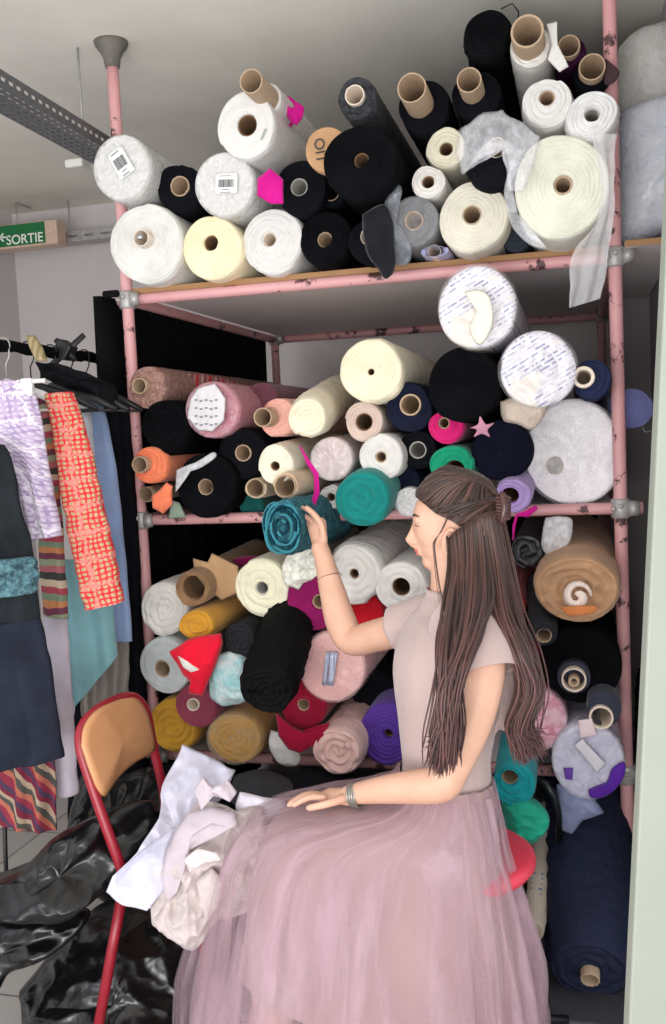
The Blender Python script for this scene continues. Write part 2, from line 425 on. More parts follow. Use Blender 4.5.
# ================================================================== SETTING
W, D = 1.48, 1.52
Z1, Z2, Z3, ZC = 1.9196, 1.2205, .4476, 2.708
BW = 1.80
LX = P(18, 300, BW).x
def wallm(c, name, mott=.05):
    m, nt, b, o = newmat(name); tc = N(nt, 'ShaderNodeTexCoord')
    n = N(nt, 'ShaderNodeTexNoise', Scale=2.2, Detail=6.0, Roughness=.65); L(nt, tc.outputs['Object'], n.inputs['Vector'])
    n2 = N(nt, 'ShaderNodeTexNoise', Scale=60.0, Detail=3.0); L(nt, tc.outputs['Object'], n2.inputs['Vector'])
    l = lin(c); L(nt, ramp(nt, n.outputs[0], [(.3, [v*(1-mott) for v in l]), (.7, [v*(1+mott) for v in l])]).outputs[0], b.inputs['Base Color'])
    b.inputs['Roughness'].default_value = .9; bump(nt, b, n2.outputs[0], .15, .003); return m
def struct(name, c, s, m):
    return settag(MB().box(c, s).build(name, m, None, False), kind='structure')
WALL = wallm((214, 208, 208), 'wall_paint'); WALLD = wallm((170, 164, 166), 'grey_wall_paint'); CEIL = wallm((240, 236, 226), 'ceiling_plaster', .07)
struct('wall_back', ((LX+1.7)/2, BW+.05, 1.35), (1.7-LX+.2, .1, 2.75), WALL)
struct('wall_left', (LX-.05, .6, 1.35), (.1, 2.6, 2.75), WALL)
struct('wall_right', (1.70, .65, 1.35), (.1, 2.4, 2.75), WALLD)
struct('wall_nook', (1.575, 1.18, 1.0), (.15, .1, 2.0), WALLD)
struct('ceiling', ((LX+2.5)/2, -.6, ZC+.05), (2.6-LX, 5.2, .1), CEIL)
def floorm():
    m, nt, b, o = newmat('floor_tiles'); tc = N(nt, 'ShaderNodeTexCoord')
    br = N(nt, 'ShaderNodeTexBrick', Scale=1.0); br.offset = 0; br.inputs['Color1'].default_value = (*lin((186, 182, 176)), 1); br.inputs['Color2'].default_value = (*lin((178, 174, 170)), 1)
    br.inputs['Mortar'].default_value = (*lin((110, 106, 104)), 1); br.inputs['Brick Width'].default_value = .33; br.inputs['Row Height'].default_value = .33; br.inputs['Mortar Size'].default_value = .004
    L(nt, tc.outputs['Object'], br.inputs['Vector']); L(nt, br.outputs[0], b.inputs['Base Color']); b.inputs['Roughness'].default_value = .35; return m
struct('floor', ((LX+2.5)/2, -.6, -.05), (2.6-LX, 5.2, .1), floorm())

# ================================================================== SCAFFOLD SHELF
S = thing('scaffold_shelf', 'chipped pink scaffold tube shelf with wooden boards holding the fabric rolls', 'shelf', (0, 0, 0))
PR = .0185
def post(x, y, z0, z1):
    b = MB(); K = 24; b.tube([(x, y, z0+(z1-z0)*i/K) for i in range(K+1)], PR, 20); return b.build('post', PINK, S)
def rail(a, b_): b = MB(); a, b_ = Vector(a), Vector(b_); b.tube([a.lerp(b_, i/12) for i in range(13)], PR*.92, 18); return b.build('rail', PINK, S)
post(0, 0, 0, ZC-.06); post(W, 0, 0, ZC); post(0, D, 0, Z1+.02); post(W, D, 0, Z1+.02)
for z in (Z1, Z2, Z3):
    e = .06 if z == Z2 else .03
    rail((-.03, 0, z), (W+e, 0, z)); rail((-.02, D, z), (W+.02, D, z)); rail((0, -.02, z), (0, D, z)); rail((W, -.02, z), (W, D, z))
def clamp(x, y, z, h=.05, m=GALV):
    b = MB(); b.tube([(x, y, z-h/2), (x, y, z-h/2+.004), (x, y, z+h/2-.004), (x, y, z+h/2)], [PR+.005, PR+.008, PR+.008, PR+.005], 20)
    b.tube([(x-.03, y-.0, z), (x-.02, y-.016, z), (x-.02, y-.03, z)], .007, 10)
    b.tube([(x+.02, y-.02, z), (x+.045, y-.012, z)], .022, 14); b.tube([(x+.0, y-.02, z+.008), (x+.0, y-.036, z+.008)], .007, 6)
    return b.build('clamp', m, S)
for x in (0, W):
    for z in (Z1, Z2, Z3): clamp(x, 0, z, .055)
    clamp(x, D, Z1)
cap = MB(); cap.tube([(0, 0, ZC-.078), (0, 0, ZC-.062), (0, 0, ZC-.05), (0, 0, ZC-.03), (0, 0, ZC-.012), (0, 0, ZC)], [.022, .025, .026, .036, .050, .053], 28)
cap.build('ceiling_flange', plain((112, 108, 100), .7, .2, bmp=.2, mott=.15), S)
def woodm(c1, c2):
    m, nt, b, o = newmat('board_wood'); tc = N(nt, 'ShaderNodeTexCoord'); mp = N(nt, 'ShaderNodeMapping'); mp.inputs['Scale'].default_value = (2, 30, 30); L(nt, tc.outputs['Object'], mp.inputs[0])
    n = N(nt, 'ShaderNodeTexNoise', Scale=2.0, Detail=6.0); L(nt, mp.outputs[0], n.inputs['Vector']); L(nt, mixc(nt, n.outputs[0], lin(c1), lin(c2)), b.inputs['Base Color']); b.inputs['Roughness'].default_value = .7; return m
EDGE = woodm((172, 132, 90), (140, 100, 62)); WB = wallm((236, 228, 226), 'white_board', .06)
BT = Z1+PR+.0155
def board(x0, x1, y0, y1, zt, t=.017, m=WB):
    bev(MB().box(((x0+x1)/2, (y0+y1)/2, zt-t/2), (x1-x0, y1-y0, t)).build('board', m, S, False), .002)
    bev(MB().box(((x0+x1)/2, y0-.002, zt-t/2), (x1-x0, .004, t)).build('board_edge', EDGE, S, False), .001)
board(.02, W-.025, .0, D, BT); board(W+.025, 1.645, -.05, 1.12, BT)
for z in (Z2, Z3): board(.02, W-.02, .03, D-.03, z+.010, .014)

# ================================================================== ROLLS : top shelf
BK = fab((17, 18, 23), .9, mott=.2, sheen=.0, spec=.1); BKF = fab((12, 13, 16), .95, .8, 120, .3, .0, spec=.08); NV = fab((24, 28, 46), .85, mott=.2, sheen=.1)
WH = fab((216, 213, 208), .85); WHP = fab((218, 216, 213), .35, .2, 90, .04, spec=.5); IV = fab((228, 218, 190), .9); CRM = fab((232, 222, 196), .9, .5, 150)
GT = 'fabric rolls on the top shelf'
roll('large white roll with a shiny metal core, at the left end of the top shelf', 146, 244, 39, -.08, (216, 215, 210), (8.5, 'white', .035), layers=6, amp=.004, off=(0, -4), group=GT, lumps=.035)
t = ROLLS[-1][3]; MB().ell((.0, -.036, .013), Vector((.011, 0, 0)), Vector((0, .012, 0)), Vector((0, 0, .011)), 16, 10).build('metal_plug', METAL, t, world=False)
roll('cream roll with an uneven dark hollow centre, between two white rolls on the top board', 212, 248, 31.5, -.07, (238, 226, 190), (8, 'brown', -.008), off=(-1, -5), layers=3, amp=.004, group=GT)
roll('smooth white roll with a small open core, right of the cream roll', 273, 242, 32, -.05, WHP, (7.5, 'white', -.005), off=(-4, -3), group=GT, lumps=.05, layers=4)
roll('matte black roll standing low beside the smooth white roll', 326, 239, 27, -.05, BKF, (8, 'card', -.01), off=(-2, 0), group=GT)
t = roll('white plastic ended roll with barcode sticker, highest at the left post', 122, 168, 29, -.12, WHP, None, layers=2, amp=.003, sz=1.06, group=GT, wrap=film((230, 230, 228), .6, .3, 26), tilt=(0, -.02))
barcode(t, .004, .012, .036, .034, .5)
roll('lumpy black roll with torn cardboard core, between two barcode rolls', 179, 189, 24, -.04, BK, (10, 'card', .01), off=(2, -2), lumps=.08, wr=.005, group=GT)
t = roll('white plastic ended roll with barcode sticker, above the cream roll', 225, 185, 30, -.12, WHP, None, layers=2, amp=.003, group=GT, wrap=film((230, 230, 228), .6, .3, 26))
barcode(t, .01, .0, .045, .022, -.08)
t = roll('clean white roll with wide brown centre hole, second tier of the top shelf', 246, 126, 30, -.16, WHP, (10.5, 'brown', -.006), off=(1, -1), sz=1.08, layers=2, amp=.002, group=GT, L_=1.1)
MB().box((.052, -.004, -.03), (.006, .0006, .032), Matrix.Rotation(.5, 3, 'Y')).build('stamp', plain((150, 160, 150), .7), t, False, world=False)
t = roll('thin white roll on a long cardboard tube, tied with a magenta ribbon', 268, 99, 14.5, -.1, WH, (11.5, 'card', .15), L_=1.0, layers=2, amp=.002, group=GT, tilt=(0, .0))
rb = MB(); rb.tube([(.047*math.cos(a), .13+.006*math.sin(2*a), .047*math.sin(a)) for a in [i*2*PI/24 for i in range(25)]], .007, 8, flat=.5)
rb.build('magenta_ribbon', MAGENTA, t, world=False)
pillow('bow', OL([(286, 108), (292, 112), (298, 104), (305, 108), (303, 118), (297, 126), (290, 122), (284, 114)], -.02), MAGENTA, .014, .012, 22, t, sharp=True)
t = roll('black roll with grey core ring, next to the magenta cloth scrap', 301, 189, 27, -.06, BK, (9, 'grey', .0), off=(-2, -2), lumps=.06, group=GT)
roll('narrow black roll with brown core, squeezed between two black rolls on the top shelf', 332, 193, 14, -.02, BK, (9, 'card', .0), off=(-1, -1), group=GT)
roll('very large black roll with a trailing tulle side, in the middle of the top shelf', 360, 163, 37, -.22, BKF, (8, 'brown', -.01), off=(1, -3), layers=7, group=GT, L_=1.2, amp=.004)
t = roll('roll wrapped in brown kraft paper with black handwriting, behind the very large black roll', 327, 149, 22, -.1, fab((190, 150, 112), .8, .1), None, layers=1, amp=.001, cone=0, group=GT, name='paper_wrapped_roll')
text('handwriting', 'OIT', .042, INK, t, Matrix.Translation((-.035, -.008, .03)) @ Matrix.Rotation(PI/2, 4, 'X') @ Matrix.Rotation(-1.5, 4, 'Z'))
roll('dark speckled grey roll with ragged pale core, perched on the very large black roll', 357, 99, 20, -.12, heather((20, 22, 26), (70, 72, 78), 60), (10, 'white', .02), off=(-1, -2), group=GT, lumps=.05)
roll('black roll with a split cardboard tube sticking far out, left one of the upright pair', 424, 108, 26, -.06, BK, (14, 'card', .14), off=(-4, -4), group=GT, tilt=(0, .0), lumps=.06)
roll('black roll with frayed cardboard tube sticking out, right one of the upright pair', 476, 96, 24, -.06, BK, (12, 'card', .10), off=(-3, -4), group=GT, lumps=.05)
t = roll('tallest black roll in a soft hooded cloth, at the top of the pile', 487, 34, 23, -.12, BKF, None, layers=4, amp=.006, group=GT, wr=.008, lumps=.08, L_=1.0, cone=-.02)
rb = MB(); rb.tube([(.04, -.01, .055), (.07, -.02, .06), (.085, 0, .045), (.08, .03, .02)], .0022, 8); rb.build('cord', BLACKM, t, world=False)
roll('white roll with a very wide cardboard tube and loose paper flap, near the ceiling', 531, 47, 20, -.1, WH, (16, 'card', .09, .007), off=(-2, -3), layers=2, group=GT, L_=1.0)
roll('white roll in thin crinkled plastic with small dark core, below the wide cardboard tube', 547, 103, 24, -.14, WHP, (8, 'card', -.004), off=(0, -5), layers=3, group=GT, wr=.005, lumps=.05)
roll('small dark purple fringed roll with pale cardboard core, left one of the post side pair', 570, 52, 15, -.02, fab((52, 20, 46), .9, .9, 70, .5), (11, 'card', .03), off=(-1, -2), group=GT, lumps=.12)
roll('small black roll with pale cardboard core and pointed flap, touching the right post', 593, 74, 18, -.04, BK, (13, 'card', .04), off=(-1, -2), group=GT, lumps=.06)
roll('soft white tulle roll flaring beside the right post', 592, 117, 25, -.15, fab((222, 222, 222), .8), (8, 'grey', -.02), off=(0, -3), layers=4, group=GT, lumps=.09, wr=.006)
roll('biggest white roll of the top shelf with visible layers, against the right post', 561, 187, 47, -.20, fab((220, 220, 204), .9, .3, 120), (9.5, 'card', -.004, .006), off=(2, -2), layers=8, amp=.004, group=GT, L_=1.2, sz=1.06, lumps=.03)
roll('wide ivory roll with cardboard core, on the top board beside the biggest white roll', 474, 217, 34.5, -.12, fab((214, 209, 194), .9), (9.5, 'card', .004), off=(-2, -2), layers=6, amp=.003, group=GT)
roll('charcoal grey roll in clear film with tan core, on the top board', 414, 222, 24, -.12, fab((92, 94, 96), .8), (9.5, 'card', .006), layers=4, amp=.002, group=GT, wrap=film((210, 210, 215), .18, .15, 22), off=(0, -1))
roll('smallest white roll with ragged hollow centre, above the charcoal roll', 428, 182, 16.5, -.12, WH, (6.5, 'brown', -.006), layers=3, group=GT, lumps=.06)
roll('small cream roll with a slanted dark hollow, behind the plastic topped black roll', 446, 149, 20, -.05, (222, 216, 196), (7, 'brown', -.006), layers=3, group=GT, lumps=.06)
roll('black roll under a crumpled clear plastic hood, upper middle of the top shelf', 492, 163, 26, -.17, BK, (10, 'white', .006, .002), off=(5, -14), layers=4, group=GT, L_=.9)
roll('slim black roll with pale tube and hanging dark cloth, under the very large black roll', 369, 241, 21, -.1, BK, (9, 'white', .01, .002), off=(1, -4), group=GT)
roll('flattened lavender roll, smallest one lying on the edge of the top board', 434, 251, 7, -.07, (176, 176, 210), (6.5, 'white', -.002, .001), sx=1.9, sz=.8, layers=2, amp=.001, group=GT, L_=.5)
roll('dark teal grey roll peeking between ivory and biggest white rolls', 516, 238, 14, .0, (52, 60, 68), None, group=GT, L_=.7)

def piece(name, label, cat, outline, mat, group=None, **kw):
    o = pillow(name, outline, mat, **kw); settag(o, label, cat, group); return o
piece('cloth_scrap', 'bright magenta cloth scrap tucked between white and black rolls', 'fabric', OL([(258, 178), (270, 169), (283, 180), (284, 205), (272, 205), (257, 196)], -.18), MAGENTA, thick=.012, wr=.006, sharp=True)
piece('tulle_cloth', 'black tulle tail hanging over the edge of the top board', 'fabric', OL([(362, 215), (386, 205), (394, 240), (396, 268), (385, 279), (376, 268), (366, 250)], -.16), tulle((30, 32, 40), .85), thick=.02, wr=.012)
piece('plastic_sheet', 'smoky clear film hanging beside the charcoal roll on the top shelf', 'plastic sheet', OL([(386, 180), (402, 190), (396, 225), (412, 250), (408, 266), (392, 262), (384, 230)], -.14), film((150, 155, 165), .3), thick=.01, wr=.012)
piece('plastic_hood', 'crumpled clear plastic hood over a black roll on the top shelf', 'plastic sheet', OL([(458, 132), (475, 118), (500, 112), (522, 124), (540, 142), (535, 165), (522, 196), (510, 192), (520, 155), (505, 138), (484, 146), (463, 176), (456, 155)], -.24), film((246, 247, 252), .24, .2, 16), thick=.022, wr=.028, ws=12, sharp=True)
piece('plastic_sheet', 'thin clear film edge sagging beneath the biggest white roll, by the ivory one', 'plastic sheet', OL([(508, 170), (515, 200), (525, 235), (545, 248), (530, 247), (512, 225), (504, 195)], -.18), film((246, 247, 252), .22, .15, 20), thick=.006, wr=.010)
TUL = tulle((236, 238, 242), .62)
settag(strip('tulle_cloth', [(588, 135, dd(588, 135, -.24)), (600, 175, dd(600, 175, -.25)), (596, 220, dd(596, 220, -.26)), (574, 250, dd(574, 250, -.27)), (567, 309, dd(568, 309, -.25))], [(618, 135, dd(610, 150, -.24)), (613, 180, dd(611, 150, -.24)), (611, 225, dd(612, 200, -.24)), (607, 262, dd(600, 260, -.24)), (600, 299, dd(598, 309, -.24))], tulle((252, 252, 255), .30), .004, 2, .008, seed=4, wr=.014, ws=11), 'sheer white tulle sheet falling off the top shelf past the pink rail', 'fabric')
piece('fabric_flap', 'loose white paper strip curling beside the wide cardboard tube', 'paper', OL([(546, 24), (556, 22), (558, 45), (569, 68), (560, 74), (548, 60), (552, 45)], -.12), WHP, thick=.006, wr=.006, sharp=True)
piece('fabric_flap', 'brown black pointed cloth end beside the right post near the ceiling', 'fabric', OL([(606, 60), (619, 72), (614, 82), (604, 84)], -.06), fab((70, 52, 56)), thick=.008, wr=.004)
# plastic wrapped bundles right of the post
for lab, ol, m1, Yb in (('upper bundle in crinkled clear plastic, stacked right of the post', [(617, 50), (640, 32), (680, 30), (700, 60), (705, 110), (680, 140), (618, 135)], (222, 220, 212), .25),
                        ('lower bundle of pale blue cloth in clear plastic, on the board right of the post', [(617, 118), (640, 105), (690, 100), (710, 130), (705, 232), (660, 236), (618, 238)], (212, 218, 232), .08)):
    tt = thing('wrapped_bundle', lab, 'fabric bundle', P(640, 180, Yb))
    pillow('fabric', OL(ol, Yb+.08), fab(m1, .8, mott=.12), .10, .02, 8, tt)
    pillow('plastic_wrap', OL(ol, Yb+.06), film((246, 248, 252), .34, .15, 12), .12, .022, 10, tt, seed=5)

# ================================================================== ROLLS : middle shelf
GM = 'fabric rolls on the middle shelf'
roll('brown heather roll with tan core, topmost at the left post', 148, 388, 20.5, -.06, heather((120, 84, 78), (176, 140, 128), 90), (8, 'card', .03), off=(-5, -2), layers=4, amp=.004, group=GM, L_=1.3)
roll('shaggy black roll with visible spiral, beneath the brown heather roll', 166, 428, 27, -.08, BKF, None, layers=5, amp=.010, group=GM, tilt=(.02, 0))
t = roll('dusty rose roll in plastic with a white printed label, third from the left post', 213, 410, 27, -.10, fab((186, 104, 120), .7), None, layers=5, group=GM, wrap=film((230, 190, 200), .35), L_=1.35, tilt=(0, -.005))
lb = pillow('paper_label', OL([(190, 400), (198, 388), (215, 384), (226, 398), (224, 420), (212, 432), (198, 430), (188, 418)], -.135), plain((206, 203, 206), .5, bmp=.3), .006, .006, 26, t, sharp=True)
b = MB()
for i in range(4):
    for k in range(5): b.box(P(196+k*5, 400+i*8+(k % 2), -.146), (.009, .001, .004))
mesh('print', [t.matrix_world.inverted() @ v for v in b.v], b.f, plain((110, 112, 122), .7), lb, False)
roll('peach roll with crushed cardboard tube end, right of the dusty rose roll', 279, 418, 19, -.06, fab((226, 172, 158), .8), (9.5, 'card', .075), off=(-9, -1), layers=3, group=GM, L_=1.0)
roll('cream knit roll with tight spiral face, leaning up to the right', 308, 418, 19.5, -.20, CRM, None, layers=4, amp=.006, group=GM, tilt=(-.12, .13), swell=.12, L_=.75, wr=.006)
roll('big ivory roll with small dark centre, top of the middle pile', 371, 371, 32, -.14, fab((232, 222, 194), .9, .5, 150), (3.5, 'brown', -.004, .002), layers=4, amp=.007, group=GM, L_=1.2, wr=.004, off=(0, 1))
roll('beige pink roll with wide brown core, under the big ivory roll', 364, 422, 19.5, -.10, fab((205, 184, 172), .8), (9, 'brown', -.003), layers=3, amp=.003, group=GM)
roll('navy roll with splayed cardboard core and torn tape, right of the big ivory roll', 409, 408, 24, -.10, NV, (11, 'card', .012, .006), off=(2, -3), layers=2, lumps=.05, group=GM)
roll('large shaggy black roll above the magenta one', 465, 385, 37, -.17, BKF, None, layers=7, amp=.005, group=GM, L_=1.2, wr=.003)
roll('small hot magenta roll with open tan centre', 446, 427, 17, -.12, fab((206, 30, 110), .75), (6, 'card', -.002), off=(-2, -4), layers=2, group=GM, lumps=.06)
roll('small black roll with grey ring core, below the navy roll', 418, 450, 19, -.08, BK, (8.8, 'grey', .005), layers=2, group=GM)
roll('thick white felt roll with tiny torn core, left of the small grey ring core', 381, 457, 22.5, -.15, WH, (6, 'card', .0), layers=2, amp=.004, group=GM)
roll('round teal roll with folded spiral, above the raised wrist', 363, 499, 28, -.22, fab((22, 128, 122), .85), None, tilt=(0, .09), layers=3, amp=.007, group=GM)
roll('pale pink roll in crumpled plastic with silver centre', 332, 459, 21, -.08, fab((214, 190, 186), .8), None, layers=3, group=GM, wrap=film((235, 226, 228), .45, .15, 18))
roll('ivory felt roll with slit shaped centre, tied by the magenta ribbon loop', 276, 465, 19, -.16, fab((232, 226, 206), .9), (5, 'brown', -.004), off=(-1, 1), layers=2, amp=.004, lumps=.08, group=GM, L_=.8, tilt=(-.03, .05))
roll('empty looking beige tube, left of the teal yarn roll', 256, 488, 10.5, -.12, fab((206, 190, 162)), (9, 'card', .008, .002), layers=1, group=GM, L_=.8)
roll('tan cardboard roll passing through the magenta ribbon loop', 286, 486, 13, -.22, fab((214, 190, 160), .8), (11, 'card', .012, .003), layers=1, group=GM, L_=.7)
t = settag(MB().tube([P(300, 446, -.18), P(308, 462, -.2), P(316, 474, -.2), P(317, 492, -.2), P(311, 510, -.2), P(304, 512, -.2)], [.004, .008, .011, .012, .011, .008], 12, flat=.35).build('ribbon', MAGENTA), 'magenta ribbon loop around the tan roll beside the raised hand', 'ribbon')
roll('small white roll with black star shaped hollow, beside the round teal roll', 331, 497, 12, -.06, (222, 220, 218), (4.5, 'brown', -.004), layers=2, group=GM)
roll('black roll with tan core, above the magenta ribbon loop', 243, 454, 26, -.05, BK, (8.5, 'card', .01), off=(1, -1), layers=5, group=GM)
roll('widest black roll of the middle shelf, at the lower left', 207, 486, 32, -.09, BKF, (8.5, 'card', -.005), off=(-2, 1), layers=6, group=GM)
t = roll('coral orange roll with pale tube, at the left post', 151, 465, 18.5, -.10, fab((240, 134, 96), .8), (8.5, 'card', .03), off=(-8, -1), layers=3, amp=.005, group=GM)
roll('thin bare cardboard tube under the coral orange roll', 147, 494, 8, -.04, fab((190, 170, 140)), (7.5, 'card', .01, .002), layers=1, group=GM, L_=.7)
piece('fabric_flap', 'coral orange cloth end twisted under the coral roll', 'fabric', OL([(168, 482), (174, 486), (173, 505), (163, 514), (153, 508), (153, 496), (162, 490)], -.12), fab((238, 128, 92), .8), thick=.016, wr=.012, sharp=True)
piece('cloth_scrap', 'sage green folded cloth corner on the middle rail', 'fabric', OL([(172, 500), (180, 503), (186, 517), (168, 519)], -.06), fab((140, 158, 140)), thick=.01, wr=.006, sharp=True)
piece('plastic_sheet', 'short strip of clear film between the two black rolls', 'plastic sheet', OL([(176, 470), (196, 462), (213, 452), (216, 457), (200, 468), (182, 476), (176, 492)], -.14), film((220, 220, 225), .5), thick=.005, wr=.005)
roll('dark teal roll low behind the widest black roll', 252, 505, 13, .03, (16, 88, 84), None, layers=2, group=GM, L_=.8)
roll('emerald green folded roll above the hair crown', 452, 465, 21, -.12, fab((24, 154, 116), .8), (11, 'brown', -.03), layers=2, amp=.006, group=GM, lumps=.08, off=(2, 6))
roll('large navy roll at the right, beside the plastic covered big roll', 502, 451, 30, -.10, fab((18, 20, 36), .85, mott=.2), None, layers=5, group=GM)
t = roll('lilac roll with an oval hollow, behind the hair clip', 513, 496, 17.5, -.16, fab((176, 150, 206), .6), (9, 'brown', -.05, .002), tilt=(0, .08), layers=2, amp=.004, group=GM, lumps=.06, off=(-3, 0))
settag(MB().tube([P(537, 507, -.2), P(527, 514, -.2), P(517, 515, -.2), P(514, 526, -.2), P(513, 540, -.19)], [.006, .010, .004, .004, .003], 10, flat=.5).build('ribbon', MAGENTA), 'pink ribbon end dangling from the lilac roll', 'ribbon')
roll('dark navy roll partly hidden by the head', 406, 480, 14, -.05, NV, None, group=GM)
roll('white plastic covered roll peeking by the forehead', 409, 502, 14, -.10, WHP, None, group=GM, wrap=film(), L_=.8)
def printfilm():
    m, nt, b, o = newmat('printed_film'); tc = N(nt, 'ShaderNodeTexCoord')
    mp = N(nt, 'ShaderNodeMapping'); mp.inputs['Rotation'].default_value = (0, .5, 0); L(nt, tc.outputs['Object'], mp.inputs[0])
    sp = N(nt, 'ShaderNodeSeparateXYZ'); L(nt, mp.outputs[0], sp.inputs[0]); cb = N(nt, 'ShaderNodeCombineXYZ'); L(nt, sp.outputs[0], cb.inputs[0]); L(nt, sp.outputs[2], cb.inputs[1]); 
    br = N(nt, 'ShaderNodeTexBrick', Scale=1.0); br.inputs['Brick Width'].default_value = .035; br.inputs['Row Height'].default_value = .011; br.inputs['Mortar Size'].default_value = .0035; br.inputs['Mortar Smooth'].default_value = .1
    br.inputs['Color1'].default_value = (*lin((96, 108, 160)), 1); br.inputs['Color2'].default_value = (*lin((216, 212, 222)), 1); br.inputs['Mortar'].default_value = (*lin((216, 212, 218)), 1)
    L(nt, cb.outputs[0], br.inputs['Vector'])
    n2 = N(nt, 'ShaderNodeTexNoise', Scale=90.0, Detail=2.0); L(nt, cb.outputs[0], n2.inputs['Vector'])
    c2 = mixc(nt, ramp(nt, n2.outputs[0], [(.36, (0,)*3), (.44, (1,)*3)]).outputs[0], lin((222, 218, 226)), br.outputs[0])
    n3 = N(nt, 'ShaderNodeTexNoise', Scale=9.0); L(nt, tc.outputs['Object'], n3.inputs['Vector'])
    c3 = mixc(nt, ramp(nt, n3.outputs[0], [(.56, (0,)*3), (.6, (1,)*3)]).outputs[0], c2, lin((222, 214, 206)))
    L(nt, c3, b.inputs['Base Color']); b.inputs['Roughness'].default_value = .25; bump(nt, b, n3.outputs[0], .4, .01); return m
PF = printfilm()
t = roll('highest plastic wrapped roll with blue print, directly under the top board', 477, 307, 38, -.26, PF, None, layers=2, amp=.004, group=GM, L_=.8, sz=1.08, wrap=film((240, 236, 230), .12, .1, 18), tilt=(0, 0))
pillow('pale_tape', OL([(464, 292), (480, 290), (490, 300), (492, 325), (480, 345), (470, 330), (476, 308)], -.30), plain((222, 222, 204), .5), .006, .004, 20, t)
roll('second plastic wrapped roll with blue print, leaning against the right post', 538, 370, 37, -.24, PF, None, layers=2, amp=.004, group=GM, L_=.8, sx=1.02, wrap=film((240, 236, 240), .12, .1, 18), tilt=(-.05, .05))
roll('navy roll with thick cream core, on top of the satin covered big roll', 592, 380, 19.5, -.2, fab((38, 44, 72), .8), (11, 'white', .02, .010), off=(-8, -3), layers=3, group=GM, L_=.9)
t = roll('biggest roll of the middle shelf in pearly white plastic, against the right post', 573, 453, 48, .035, fab((246, 243, 247), .3, .3, 12, .04, spec=.6), (8.5, 'white', .008, .002), off=(-18, 12), layers=1, amp=.002, group=GM, wrap=film((250, 248, 252), .3, .2, 14), sz=1.08, L_=1.1, wrapout=.003)
roll('periwinkle blue roll end poking out beyond the right post', 632, 408, 20, .10, fab((118, 122, 178), .6), None, layers=1, amp=.001, group=GM, L_=.8, tilt=(-.12, 0), cone=.03)
piece('cloth_scrap', 'crumpled beige cloth between the printed roll and navy roll', 'fabric', OL([(500, 402), (520, 396), (540, 402), (545, 412), (530, 430), (515, 425), (502, 420)], -.10), fab((216, 200, 184)), thick=.03, wr=.014)
piece('paper_star', 'small dusty pink star shaped bow under the large shaggy roll', 'ornament', OL([(470, 428), (478, 424), (480, 416), (486, 424), (494, 423), (488, 430), (490, 437), (482, 434), (474, 437), (477, 430)], -.24), fab((196, 140, 160)), thick=.004, wr=.002, n=80)
settag(strip('fabric_flap', [(186, 372, 3.15), (230, 380, 3.3), (262, 389, 3.5)], [(184, 396, 3.15), (230, 400, 3.3), (262, 400, 3.5)], stripes([(130, 90, 84), (168, 40, 52), (150, 108, 98), (120, 60, 70), (160, 130, 118)], 18, 'Y'), .008, 2, .004), 'red and brown striped cloth folded over the brown heather roll', 'fabric')
roll('long plum roll lying behind the dusty rose roll', 262, 398, 16, .12, fab((112, 66, 78), .9), None, group=GM, L_=1.0)

# ================================================================== ROLLS : lower shelf
GL = 'fabric rolls on the lower shelf'
roll('white spiral roll, topmost at the left post of the lower shelf', 165, 609, 26, -.10, WH, None, layers=4, amp=.007, group=GL, sz=1.05)
t = roll('brown kraft paper roll with dark layered opening, on the white spiral roll', 193, 589, 18, -.17, fab((150, 116, 84), .75, .1), (13, 'brown', -.01), layers=3, amp=.006, group=GL, L_=.6, name='paper_roll', cat='paper roll', tilt=(0, .04), off=(0, -1))
pillow('paper_flap', OL([(194, 572), (193, 558), (208, 562), (212, 553), (222, 558), (238, 566), (240, 592), (222, 600), (208, 590)], -.1), fab((172, 138, 102), .75, .1), .010, .004, 12, t, sharp=True)
roll('small mustard roll with crimped edge, under the kraft paper roll', 197, 625, 17, -.20, fab((206, 150, 50), .85), None, layers=3, amp=.007, group=GL, L_=.5, sx=1.1, sz=.9, lumps=.06)
roll('creamy fluffy roll with grey sticker centre, below the held teal roll', 262, 588, 29, -.12, fab((226, 222, 196), .95, 1., 60, .08), (7, 'grey', -.002), layers=3, amp=.006, group=GL)
roll('light grey roll with beige core, second from the bottom at the left post', 165, 665, 26.5, -.10, fab((196, 202, 202), .7), (8.5, 'card', .0), off=(-3, 4), layers=2, amp=.003, group=GL, sz=1.1)
t = piece('folded_cloth', 'vivid red folded cloth with white lining, draped left of the black cloth roll', 'fabric', OL([(171, 651), (187, 639), (223, 631), (224, 642), (219, 660), (205, 695), (190, 695), (191, 684), (184, 676)], -.26), fab((214, 20, 48), .8), thick=.035, wr=.020, ws=9, sharp=True)
piece('cloth_scrap', 'white lining cloth showing inside the vivid red fold', 'fabric', OL([(178, 656), (188, 660), (201, 669), (192, 672), (184, 667)], -.30), WH, thick=.010, wr=.006, sharp=True)
roll('dusty maroon roll with white ring core, under the vivid red cloth', 196, 706, 22, -.14, fab((134, 58, 76), .85), (6.5, 'white', .01, .003), off=(-2, -2), layers=3, amp=.003, group=GL)
piece('cloth_bundle', 'white and aqua crumpled lace bundle beside the black cloth roll', 'fabric', OL([(214, 658), (232, 652), (248, 660), (250, 690), (238, 704), (216, 702), (208, 685)], -.18), heather((206, 216, 216), (150, 200, 204), 18), thick=.05, wr=.022, ws=16)
roll('big black cloth roll drooping forward over the crimson rolls', 268, 690, 27, -.42, fab((16, 17, 19), .8, .5, 60), None, layers=4, amp=.010, group=GL, tilt=(-.10, .34), L_=.6, wr=.008, lumps=.05, swell=.08)
roll('small charcoal roll beneath the creamy fluffy roll', 240, 640, 17, -.20, fab((40, 40, 44)), None, layers=3, group=GL, L_=.5)
